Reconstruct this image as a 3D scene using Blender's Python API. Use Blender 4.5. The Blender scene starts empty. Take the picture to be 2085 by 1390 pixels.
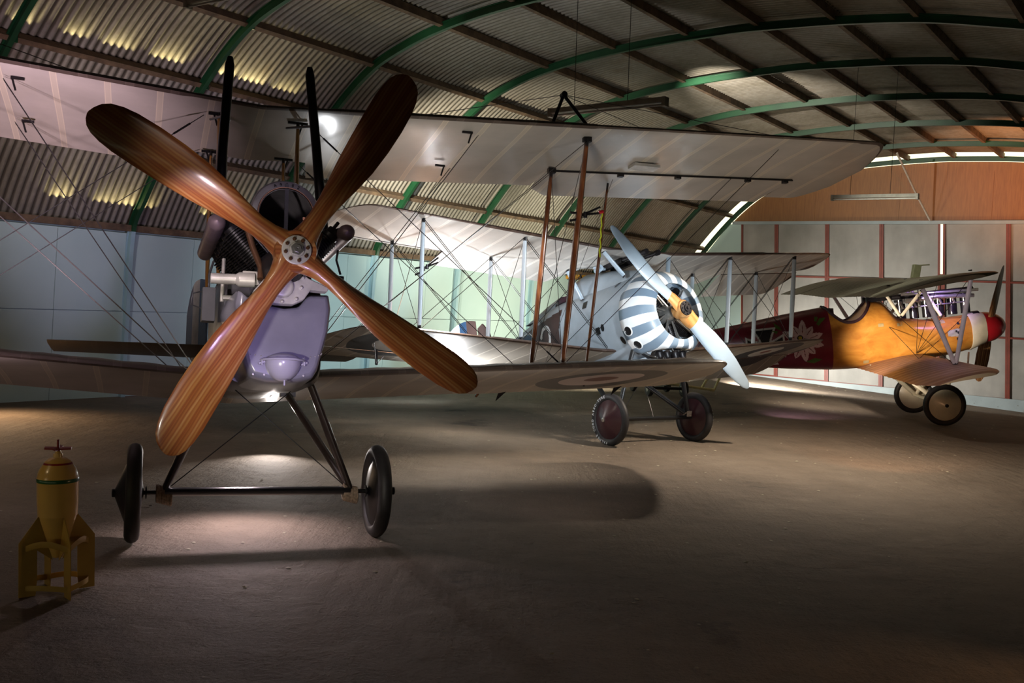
import bpy, bmesh, math, random
from math import sin, cos, pi, radians, tan, sqrt, atan2
from mathutils import Vector, Matrix
random.seed(7)
S = bpy.context.scene
COL = S.collection
# ------------------------------------------------------------------ camera, world, exposure
WA = 0.6122                     # heading of the hangar's long axis
A = Vector((sin(WA), cos(WA), 0)); Cx = Vector((cos(WA), -sin(WA), 0))
def B(t, c, z): return A*t + Cx*c + Vector((0, 0, z))      # hangar frame -> world
CP, CR, CH, FPX = 0.0392, 0.0516, 1.8347, 2060.0
fw = Vector((0, cos(CP), -sin(CP))); r0 = Vector((1, 0, 0)); u0 = r0.cross(fw)
rr = r0*cos(CR)+u0*sin(CR); uu = -r0*sin(CR)+u0*cos(CR)
cd = bpy.data.cameras.new('camera'); cam = bpy.data.objects.new('camera', cd); COL.objects.link(cam)
cam.matrix_world = Matrix(((rr.x, uu.x, -fw.x, 0), (rr.y, uu.y, -fw.y, 0), (rr.z, uu.z, -fw.z, CH), (0, 0, 0, 1)))
cd.sensor_width = 36; cd.lens = 36*FPX/2085; cd.clip_start = .05; cd.clip_end = 200
S.camera = cam
S.view_settings.view_transform = 'Standard'; S.view_settings.look = 'None'
S.view_settings.exposure = 0.0; S.view_settings.gamma = 1; S.view_settings.use_curve_mapping = False
w = bpy.data.worlds.new('world'); S.world = w; w.use_nodes = True
w.node_tree.nodes['Background'].inputs[0].default_value = (.98, .93, .62, 1)
w.node_tree.nodes['Background'].inputs[1].default_value = 1.8
def aim(o, p, q):
    d = (Vector(q)-Vector(p)).normalized(); o.location = p; o.rotation_euler = d.to_track_quat('-Z', 'Y').to_euler()
def spot(name, p, q, power, col, size=60, blend=.6, rad=.05):
    l = bpy.data.lights.new(name, 'SPOT'); l.energy = power; l.color = col; l.spot_size = radians(size); l.spot_blend = blend; l.shadow_soft_size = rad
    o = bpy.data.objects.new(name, l); COL.objects.link(o); aim(o, p, q); return o
def area(name, p, q, power, col, sx=.5, sy=None, spread=180):
    l = bpy.data.lights.new(name, 'AREA'); l.energy = power; l.color = col; l.shape = 'RECTANGLE'; l.size = sx; l.size_y = sy or sx; l.spread = radians(spread)
    o = bpy.data.objects.new(name, l); COL.objects.link(o); aim(o, p, q); return o
def point(name, p, power, col, rad=.05):
    l = bpy.data.lights.new(name, 'POINT'); l.energy = power; l.color = col; l.shadow_soft_size = rad
    o = bpy.data.objects.new(name, l); COL.objects.link(o); o.location = p; return o
#LIGHTS
def rotm(p, r, y): return Matrix.Rotation(y, 3, 'Z')@Matrix.Rotation(p, 3, 'X')@Matrix.Rotation(r, 3, 'Y')
T1_, PRY1 = (-1.371, 6.272, 2.069), (-.1788, .0086, .3553)
T2_, PRY2 = (2.302, 13.38, 1.882), (-.2911, -.0005, .6103)
T3_, PRY3 = (9.0, 19.12, 1.862), (-.1658, -.018, 1.4750)
b1 = lambda *p: Vector(T1_)+rotm(*PRY1)@Vector(p)
b2 = lambda *p: Vector(T2_)+rotm(*PRY2)@Vector(p)
b3 = lambda *p: Vector(T3_)+rotm(*PRY3)@Vector(p)
LILAC = (.62, .48, 1.0); WARM = (1.0, .72, .42); WHITE = (1.0, .95, .86); COOL = (.80, .93, 1.0)
spot('torch_nose', b1(-.1, -.9, -.74), b1(-.02, .4, -.45), 32, LILAC, 70, .9, .06)
spot('torch_propeller_low', b1(-1.0, -1.9, -1.3), b1(0, 0, -.75), 150, (1.0, .92, .80), 52, .9, .08)
spot('torch_propeller_left', b1(-1.4, -1.7, .9), b1(-.45, 0, .28), 36, (1.0, .84, .66), 36, .9, .08)
spot('torch_scoop', b1(.2, -1.5, 1.5), b1(0, .8, .45), 26, (.86, .74, 1.0), 26, .9, .05)
spot('torch_left_wing', b1(-2.2, .5, -1.6), b1(-2.4, 2.7, 1.6), 900, (1.0, .74, .88), 66, .9, .1)
spot('torch_lower_left', b1(-2.6, .2, -1.2), b1(-2.8, 3.0, -.6), 110, (1.0, .76, .84), 80, .9, .1)
spot('torch_under_axle', b1(-.1, 1.9, -1.05), b1(-.1, 1.6, -2), 60, (1.0, .82, .88), 135, .8, .05)
spot('torch_behind_gear', b1(.6, 5.6, -.75), b1(-.2, .6, -1.9), 90, (1.0, .90, .84), 90, .8, .03)
spot('torch_right_wing', b1(1.2, .4, -1.5), b1(2.4, 2.8, 1.6), 230, WHITE, 66, .95, .2)
spot('torch_right_tip', b1(4.6, .8, -1.6), b1(5.2, 2.8, 1.6), 150, (1.0, .92, .80), 66, .95, .2)
spot('torch_wing_glint', b1(.95, 3.9, .95), b1(.95, 2.6, 1.65), 14, (.95, .97, 1.0), 80, .9, .03)
spot('torch_lower_right', b1(2.6, .4, -1.3), b1(2.8, 3.0, -.6), 60, (1.0, .84, .80), 80, .9, .1)
spot('torch_engine', b1(-.9, -.6, .1), b1(-.3, .7, .1), 42, (1.0, .82, .9), 60, .9, .05)
spot('torch_left_wall', B(8.5, -10.0, 1.7), B(10.2, -14.2, 2.9), 120, (.66, .56, 1.0), 90, .9, .1)
spot('torch_mid_wall', B(13.0, -9.8, 1.2), B(14.5, -14.2, 1.6), 480, (.80, .95, 1.0), 100, .9, .1)
spot('torch_tail_wall', B(19.5, -9.6, .9), B(19.5, -14.2, 1.8), 1200, (1.0, .95, .74), 105, .9, .1)
spot('torch_snipe_wing', b2(-2.1, 2.75, -.45), b2(-2.3, .9, 1.2), 330, (.97, .98, 1.0), 150, .9, .06)
spot('torch_snipe_side', b2(-4.4, -1.6, .1), b2(-1.9, 1.4, .35), 560, (.88, .95, 1.0), 72, .9, .08)
spot('torch_snipe_right_wing', b2(2.4, 2.9, -.6), b2(2.6, 1.2, 1.2), 45, (1.0, .90, .78), 140, .9, .1)
spot('torch_snipe_nose', b2(-1.5, -2.6, -.9), b2(0, .4, .0), 560, (.85, .94, 1.0), 46, .8, .1)
spot('torch_far_floor', B(25.0, -10.2, .6), B(26, -9.6, 0), 1900, WHITE, 160, .9, .1)
spot('torch_snipe_tip', b2(4.4, 3.6, -1.2), b2(4.0, 1.6, -.2), 60, (1.0, .96, .80), 80, .9, .1)
spot('torch_door_floor', B(20.5, -7.0, 1.9), B(21.5, -6.6, 0), 150, (1.0, .88, .74), 120, .95, .1)
spot('torch_door_floor_lilac', B(17.2, -6.4, .9), B(18.6, -6.4, 0), 60, (.95, .60, .95), 64, .9, .1)
spot('torch_albatros', B(16.0, -5.6, .9), B(20.6, -4.6, 1.6), 1250, (1.0, .84, .66), 36, .9, .1)
spot('torch_albatros_strut', b3(-5.2, 2.6, .3), b3(-3.0, 1.5, .2), 70, (.95, .85, 1.0), 60, .9, .1)
spot('torch_albatros_engine', b3(-.9, .9, .95), b3(0, .9, .35), 60, (.55, .35, 1.0), 80, .8, .04)
spot('torch_albatros_top', b3(-3.6, 5.4, 2.6), b3(-2.0, 1.8, 1.0), 700, (.95, .95, .80), 60, .9, .05)
spot('torch_roof_end', B(23.0, -3.6, 3.0), B(27.5, -3.4, 6.3), 1700, (1.0, .40, .16), 80, .9, .1)
spot('torch_roof_mid', B(15.8, -8.6, 5.35), B(21.5, -7.9, 6.3), 2300, (1.0, .90, .78), 44, .95, .03)
spot('torch_roof_near_top', B(10.5, -10.2, 5.0), B(16.5, -10.4, 6.05), 110, (.95, .95, .85), 60, .95, .03)
spot('torch_roof_left', B(12, -11.6, 3.4), B(18.5, -13.1, 4.3), 2100, (1.0, .90, .72), 80, .95, .05)
spot('torch_roof_near', B(6, -11.0, 3.0), B(9.5, -13.6, 3.3), 190, (1.0, .84, .88), 90, .95, .05)
spot('torch_floor_mid', b1(2.6, 6.0, .6), b1(2.4, 5.9, -2.0), 1300, (1.0, .86, .70), 138, .9, .45)
spot('torch_floor_left', b1(-2.8, 8.5, .4), b1(-2.4, 7.6, -2.0), 130, (1.0, .68, .40), 150, .9, .1)
spot('torch_floor_far', b2(.6, -1.6, .9), b2(.6, -.6, -2), 600, (1.0, .86, .70), 150, .9, .1)
spot('torch_bomb', (-4.6, 4.2, 2.2), (-2.6, 5.86, .75), 22, (1.0, .72, .40), 26, .9, .08)
spot('torch_floor_warm', B(11.5, -3.2, 1.4), B(14.6, -3.8, 0), 170, (1.0, .50, .24), 60, .9, .1)
spot('foreground_fill', (4.4, 5.2, .8), (.8, 4.3, 0), 50, (1.0, .60, .32), 75, .95, .04)  # added low warm fill to bring up the near floor's texture
#END LIGHTS

# ------------------------------------------------------------------ materials
MATS = {}
def nt(name):
    m = bpy.data.materials.new(name); m.use_nodes = True
    t = m.node_tree; b = t.nodes['Principled BSDF']; MATS[name] = m
    return m, t, b
def nd(t, k, **kw):
    n = t.nodes.new(k)
    for a, v in kw.items():
        if a.startswith('i_'): n.inputs[a[2:].replace('_', ' ')].default_value = v
        elif a[0] == 'I': n.inputs[int(a[1:])].default_value = v
        else: setattr(n, a, v)
    return n
def lk(t, a, b): t.links.new(a, b)
def mapping(t, scale=(1, 1, 1), rot=(0, 0, 0), loc=(0, 0, 0)):
    c = nd(t, 'ShaderNodeTexCoord'); m = nd(t, 'ShaderNodeMapping'); m.inputs['Scale'].default_value = scale
    m.inputs['Rotation'].default_value = rot; m.inputs['Location'].default_value = loc
    lk(t, c.outputs['Object'], m.inputs[0]); return m.outputs[0]
def noise(t, vec, scale, detail=4, rough=.55, dist=0):
    n = nd(t, 'ShaderNodeTexNoise'); n.inputs['Scale'].default_value = scale; n.inputs['Detail'].default_value = detail
    n.inputs['Roughness'].default_value = rough; n.inputs['Distortion'].default_value = dist
    if vec is not None: lk(t, vec, n.inputs['Vector'])
    return n.outputs['Fac']
def ramp(t, fac, stops, mode='LINEAR'):
    r = nd(t, 'ShaderNodeValToRGB'); r.color_ramp.interpolation = mode; e = r.color_ramp.elements
    while len(e) < len(stops): e.new(.5)
    for k, (p, c) in enumerate(stops):
        e[k].position = p; e[k].color = (*c, 1) if len(c) == 3 else c
    lk(t, fac, r.inputs[0]); return r.outputs[0]
def mix(t, f, a, b, mode='MIX'):
    m = nd(t, 'ShaderNodeMix', data_type='RGBA', blend_type=mode)
    for s, v in ((m.inputs[0], f), (m.inputs[6], a), (m.inputs[7], b)):
        if hasattr(v, 'links') or hasattr(v, 'is_linked'): lk(t, v, s)
        elif isinstance(v, (int, float)): s.default_value = v
        else: s.default_value = (*v, 1) if len(v) == 3 else v
    return m.outputs[2]
def mth(t, op, a, b=None, c=None, clamp=False):
    m = nd(t, 'ShaderNodeMath', operation=op); m.use_clamp = clamp
    for s, v in zip(m.inputs, (a, b, c)):
        if v is None: continue
        if isinstance(v, (int, float)): s.default_value = v
        else: lk(t, v, s)
    return m.outputs[0]
def bump(t, b, h, strength=.3, dist=.01):
    n = nd(t, 'ShaderNodeBump'); n.inputs['Strength'].default_value = strength; n.inputs['Distance'].default_value = dist
    lk(t, h, n.inputs['Height']); lk(t, n.outputs[0], b.inputs['Normal'])
def simple(name, col, rough=.5, metal=0, var=.15, scale=12, bmp=0, coat=0):
    m, t, b = nt(name); v = mapping(t)
    n = noise(t, v, scale)
    lo = tuple(c*(1-var) for c in col); hi = tuple(min(1, c*(1+var)) for c in col)
    lk(t, ramp(t, n, [(.3, lo), (.7, hi)]), b.inputs['Base Color'])
    b.inputs['Roughness'].default_value = rough; b.inputs['Metallic'].default_value = metal
    if coat: b.inputs['Coat Weight'].default_value = coat; b.inputs['Coat Roughness'].default_value = .15
    if bmp: bump(t, b, noise(t, v, scale*6), bmp, .003)
    return m
def wood_strips(name, cols, freq=16, rough=.28, coat=.6, along=0, ns=2.2):
    """laminated timber, grain running along one local axis"""
    m, t, b = nt(name); sc = [1, 1, 1]; sc[along] = .35; v = mapping(t, sc); oth = [i for i in range(3) if i != along]
    n = noise(t, v, ns, 3); c = nd(t, 'ShaderNodeSeparateXYZ'); lk(t, v, c.inputs[0])
    s = mth(t, 'ADD', mth(t, 'MULTIPLY', c.outputs[oth[0]], freq*.8), mth(t, 'MULTIPLY', c.outputs[oth[1]], freq))
    s = mth(t, 'ADD', s, mth(t, 'MULTIPLY', n, 2.0))
    f = mth(t, 'FRACT', mth(t, 'MULTIPLY', s, .5))
    sg = [140, 140, 140]; sg[along] = 3; g = noise(t, mapping(t, sg), 1.0, 3)
    col = ramp(t, f, [(i/len(cols), cc) for i, cc in enumerate(cols)])
    col = mix(t, mth(t, 'MULTIPLY', g, .55), col, (.10, .035, .015), 'MULTIPLY')
    lk(t, col, b.inputs['Base Color']); b.inputs['Roughness'].default_value = rough
    b.inputs['Coat Weight'].default_value = coat; b.inputs['Coat Roughness'].default_value = .12
    return m
def fabric(name, col, sp, tape=None, rough=.55, tapew=.035, spec=.4, stain=.25, roundel=None, spec_coat=0, tdark=None):
    """doped linen: rib tapes every sp metres along local X; roundel = [(cx, cy, [(r, colour)...])]"""
    m, t, b = nt(name); v = mapping(t); c = nd(t, 'ShaderNodeSeparateXYZ'); lk(t, v, c.inputs[0])
    n = noise(t, v, 1.7, 5); n2 = noise(t, mapping(t, (1.2, 7, 1)), 3, 4)
    col1 = mix(t, ramp(t, n, [(.35, (0, 0, 0)), (.7, (1, 1, 1))]), tuple(x*(1-stain) for x in col), col)
    col1 = mix(t, mth(t, 'MULTIPLY', n2, .22), col1, tuple(x*.6 for x in col))
    fr = mth(t, 'ABSOLUTE', mth(t, 'SUBTRACT', mth(t, 'FRACT', mth(t, 'ADD', mth(t, 'DIVIDE', c.outputs[0], sp), .5)), .5))
    msk = mth(t, 'LESS_THAN', fr, tapew/sp)
    edge = mth(t, 'MULTIPLY', msk, mth(t, 'GREATER_THAN', fr, tapew/sp*.72))
    if tape: col1 = mix(t, mth(t, 'MULTIPLY', msk, .55), col1, tape)
    if tape: col1 = mix(t, mth(t, 'MULTIPLY', edge, .45), col1, tuple(min(1, x*1.25) for x in tape))
    for (cx, cy, rings) in (roundel or []):
        d = mth(t, 'SQRT', mth(t, 'ADD', mth(t, 'POWER', mth(t, 'SUBTRACT', c.outputs[0], cx), 2), mth(t, 'POWER', mth(t, 'SUBTRACT', c.outputs[1], cy), 2)))
        for r, rc in rings: col1 = mix(t, mth(t, 'LESS_THAN', d, r), col1, rc)
    lk(t, col1, b.inputs['Base Color']); b.inputs['Roughness'].default_value = rough
    b.inputs['Specular IOR Level'].default_value = spec
    if spec_coat: b.inputs['Coat Weight'].default_value = spec_coat; b.inputs['Coat Roughness'].default_value = .2
    h = mth(t, 'ADD', mth(t, 'MULTIPLY', msk, .6), mth(t, 'MULTIPLY', noise(t, mapping(t, (14, 1.5, 1)), 2, 3), .6))
    bump(t, b, h, .25, .004)
    return m
M_LINEN = fabric('doped_linen', (.50, .46, .41), .40, (.60, .53, .40), .42, tapew=.026, roundel=None, spec=.6, spec_coat=.6)
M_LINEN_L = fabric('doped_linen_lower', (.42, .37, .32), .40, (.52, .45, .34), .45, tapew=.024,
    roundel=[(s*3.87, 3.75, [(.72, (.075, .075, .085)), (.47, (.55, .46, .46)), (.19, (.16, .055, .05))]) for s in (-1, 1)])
M_PC10 = fabric('khaki_dope', (.085, .062, .05), .345, (.11, .085, .07), .4, spec=.5)
M_SLIN = fabric('cream_linen', (.66, .64, .60), .31, (.80, .78, .72), .5, tapew=.022)
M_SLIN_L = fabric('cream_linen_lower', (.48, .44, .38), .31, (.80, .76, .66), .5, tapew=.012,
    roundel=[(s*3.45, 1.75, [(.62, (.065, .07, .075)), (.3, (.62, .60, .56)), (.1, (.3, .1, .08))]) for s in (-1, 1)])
M_SDOPE = fabric('brown_dope', (.10, .06, .045), .31, (.13, .09, .07), .4)
M_ATOP = fabric('olive_dope', (.15, .14, .10), .30, (.24, .22, .17), .33, tapew=.03, spec=.6)
M_ALOW = fabric('mauve_brown_dope', (.30, .15, .11), .22, (.42, .24, .17), .36, tapew=.03, spec=.6)
M_GREY = simple('grey_enamel', (.20, .195, .25), .28, 0, .18, 3, coat=.3)
M_GREYD = simple('dark_grey_metal', (.10, .10, .11), .35, .3, .2, 6)
M_FUSG = simple('olive_fuselage', (.13, .125, .10), .45, 0, .15, 5)
M_BLACK = simple('black_enamel', (.012, .012, .013), .32, 0, .3, 8)
M_IRON = simple('blackened_iron', (.02, .018, .02), .4, .5, .3, 20)
M_TYRE = simple('black_rubber', (.022, .02, .021), .55, 0, .35, 9, .2)
M_STEEL = simple('bare_steel', (.55, .54, .52), .28, .85, .15, 14)
M_ALU = simple('cast_aluminium', (.50, .48, .45), .42, .25, .2, 10, .2)
M_COPPER = simple('copper_pipe', (.75, .36, .2), .25, 1, .15, 14)
M_BRASSY = simple('brown_tube', (.16, .08, .045), .35, .6, .2, 12)
M_PIPE = simple('exhaust_pipe', (.25, .18, .20), .45, .4, .3, 6)
M_ROPE = simple('bungee_cord', (.34, .25, .18), .85, 0, .4, 60, .3)
M_YWOOD = wood_strips('spruce_strut', [(.60, .30, .06), (.66, .36, .09), (.55, .26, .05)], 30, .35, .4, 2)
M_BWOOD = wood_strips('varnished_strut', [(.20, .065, .022), (.27, .095, .035), (.17, .05, .018)], 26, .25, .7, 2)
M_PROP = wood_strips('laminated_mahogany', [(.40, .135, .04), (.27, .08, .025), (.44, .17, .055), (.31, .095, .03), (.54, .28, .11), (.36, .12, .035), (.48, .22, .07), (.30, .09, .028)], 19, .36, .35)
M_HUBW = wood_strips('light_maple', [(.72, .36, .12), (.62, .28, .08), (.78, .42, .16)], 26, .3, .6)
M_BLUEG = simple('blue_grey_paint', (.34, .43, .52), .38, 0, .06, 4, coat=.2)
M_SSTRUT = simple('pale_strut_paint', (.50, .57, .64), .38, 0, .05, 4, coat=.2)
M_SGREY = simple('fuselage_grey', (.36, .42, .48), .4, 0, .1, 4, coat=.15)
M_SWHITE = simple('white_paint', (.86, .88, .9), .35, 0, .05, 4, coat=.2)
M_SBROWN = simple('brown_panel', (.075, .04, .035), .4, 0, .12, 4)
M_CREAM = simple('cream_paint', (.66, .60, .46), .35, 0, .1, 6, coat=.2)
M_DLEG = simple('dark_varnished_leg', (.03, .02, .016), .35, 0, .3, 10, coat=.3)
M_STRUTP = simple('pale_lilac_strut', (.55, .50, .47), .3, .1, .1, 8, coat=.3)
M_PATCH = simple('patch_amber', (.42, .32, .16), .4)
M_MAROON = simple('maroon_cover', (.05, .016, .02), .3, 0, .15, 4, coat=.3)
M_RED = simple('red_paint', (.42, .012, .02), .3, 0, .1, 4, coat=.4)
M_DRED = simple('crimson_paint', (.22, .012, .03), .32, 0, .12, 4, coat=.3)
M_NAVY = simple('navy_paint', (.03, .06, .12), .4)
M_GREEN = simple('leaf_green', (.10, .20, .03), .5)
M_YEL = simple('yellow_paint', (.62, .46, .03), .45)
M_BOMB = simple('bomb_yellow', (.74, .48, .13), .3, 0, .08, 5, .15, coat=.4)
M_BOMBD = simple('fin_yellow', (.50, .32, .07), .4, 0, .12, 5, coat=.2)
M_PINK = simple('petal_pink', (.80, .62, .66), .5)
M_WIRE = simple('bracing_wire', (.16, .15, .15), .3, .9, .2, 20)
M_WIRED = simple('dark_wire', (.03, .03, .03), .4, .6, .2, 20)
M_INK = simple('black_ink', (.015, .015, .02), .5)
M_LEATHER = simple('dark_leather', (.05, .02, .03), .5, 0, .2, 20, .2)
# plywood fuselage of the yellow machine
m, t, b = nt('amber_plywood'); M_AMBER = m
v = mapping(t, (1, .5, 1)); n = noise(t, v, 5, 6, .6, .8)
lk(t, ramp(t, n, [(.3, (.42, .15, .02)), (.55, (.58, .25, .04)), (.75, (.68, .33, .07))]), b.inputs['Base Color'])
b.inputs['Roughness'].default_value = .32; b.inputs['Coat Weight'].default_value = .6; b.inputs['Coat Roughness'].default_value = .2
# concrete floor
m, t, b = nt('worn_concrete'); M_FLOOR = m
v = mapping(t); n1 = noise(t, v, .35, 6, .6, .4); n2 = noise(t, v, 3.5, 6, .6); n3 = noise(t, v, 36, 6, .7)
vs = mapping(t, (6, .7, 1), (0, 0, WA-.55)); n4 = noise(t, vs, 1.2, 4)
col = ramp(t, n1, [(.25, (.14, .10, .07)), (.5, (.24, .185, .135)), (.75, (.31, .245, .185))])
col = mix(t, .5, col, ramp(t, n2, [(.3, (.62, .62, .62)), (.7, (1, 1, 1))]), 'MULTIPLY')
sp_ = ramp(t, n3, [(.32, (.25, .25, .25)), (.45, (1, 1, 1))])
col = mix(t, .45, col, sp_, 'MULTIPLY')
dk = ramp(t, mth(t, 'ADD', mth(t, 'MULTIPLY', n1, .5), mth(t, 'MULTIPLY', noise(t, v, 1.3, 8, .7), .5)), [(.34, (.25, .25, .25)), (.40, (1, 1, 1))])
col = mix(t, .8, col, dk, 'MULTIPLY')
lk(t, col, b.inputs['Base Color']); b.inputs['Roughness'].default_value = .78
vo = nd(t, 'ShaderNodeTexVoronoi', feature='DISTANCE_TO_EDGE'); vo.inputs['Scale'].default_value = .33; lk(t, mapping(t, (1, 1, 1), (0, 0, .3)), vo.inputs['Vector'])
ck = mth(t, 'LESS_THAN', vo.outputs['Distance'], .003)
h = mth(t, 'ADD', mth(t, 'MULTIPLY', n3, .5), mth(t, 'ADD', mth(t, 'MULTIPLY', n2, 1.6), mth(t, 'MULTIPLY', n4, .9)))
h = mth(t, 'SUBTRACT', h, mth(t, 'MULTIPLY', ck, .8))
bump(t, b, h, 1.0, .035)
# roof sheet, timber, wall panels
m, t, b = nt('aged_corrugated_iron'); M_TIN = m
v = mapping(t); n = noise(t, v, .9, 5, .6); n2 = noise(t, v, 9, 5)
col = ramp(t, n, [(.3, (.22, .20, .155)), (.6, (.31, .29, .245)), (.8, (.27, .215, .15))])
col = mix(t, .35, col, ramp(t, n2, [(.35, (.45, .4, .33)), (.6, (1, 1, 1))]), 'MULTIPLY')
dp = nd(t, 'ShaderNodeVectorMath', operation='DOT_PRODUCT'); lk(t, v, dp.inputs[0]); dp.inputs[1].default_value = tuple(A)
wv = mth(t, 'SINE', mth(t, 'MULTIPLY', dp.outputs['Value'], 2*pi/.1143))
stripe_shade = mth(t, 'ADD', mth(t, 'MULTIPLY', wv, .5), mth(t, 'MULTIPLY', n2, .5))  # raking shade of the corrugations put into the colour as dark stripes
col = mix(t, .85, col, ramp(t, stripe_shade, [(.30, (1, 1, 1)), (.62, (.22, .19, .16))]), 'MULTIPLY')
lk(t, col, b.inputs['Base Color']); b.inputs['Roughness'].default_value = .5; b.inputs['Metallic'].default_value = .35
m, t, b = nt('old_purlin_timber'); M_PURL = m
n = noise(t, mapping(t, (1, 1, 1)), 5, 6, .65)
lk(t, ramp(t, n, [(.3, (.05, .032, .02)), (.6, (.14, .09, .05)), (.8, (.24, .16, .09))]), b.inputs['Base Color']); b.inputs['Roughness'].default_value = .8
bump(t, b, n, .6, .01)
M_RIBG = simple('rib_green', (.006, .05, .018), .4, 0, .25, 3)
M_POST = simple('post_pale_blue', (.30, .47, .52), .5, 0, .1, 2)
m, t, b = nt('pale_teal_wall'); M_TEAL = m
v = mapping(t); n = noise(t, v, .8, 4)
lk(t, ramp(t, n, [(.3, (.40, .55, .54)), (.7, (.46, .61, .59))]), b.inputs['Base Color']); b.inputs['Roughness'].default_value = .6
m, t, b = nt('grey_door_sheet'); M_DOORS = m
v = mapping(t); n = noise(t, v, 1.2, 5); n3 = noise(t, mapping(t, (1, 1, .2)), 3, 4)
lk(t, mix(t, .5, ramp(t, n, [(.3, (.24, .24, .225)), (.7, (.35, .34, .32))]), ramp(t, n3, [(.3, (.7, .7, .68)), (.7, (1, 1, 1))]), 'MULTIPLY'), b.inputs['Base Color']); b.inputs['Roughness'].default_value = .6
M_FRAME = simple('oxide_red_frame', (.17, .028, .015), .5, 0, .15, 4)
m, t, b = nt('brown_plywood_lining'); M_PLY = m
v = mapping(t, (9, 9, .8)); n = noise(t, v, 3, 5, .6)
lk(t, ramp(t, n, [(.3, (.21, .08, .018)), (.7, (.29, .12, .028))]), b.inputs['Base Color']); b.inputs['Roughness'].default_value = .5
M_SKIRT = simple('blue_grey_kerb', (.30, .36, .38), .6, 0, .12, 2)
M_FIX = simple('lamp_housing', (.52, .48, .42), .45)
M_TUBE = simple('unlit_tube', (.75, .72, .68), .25)

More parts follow.
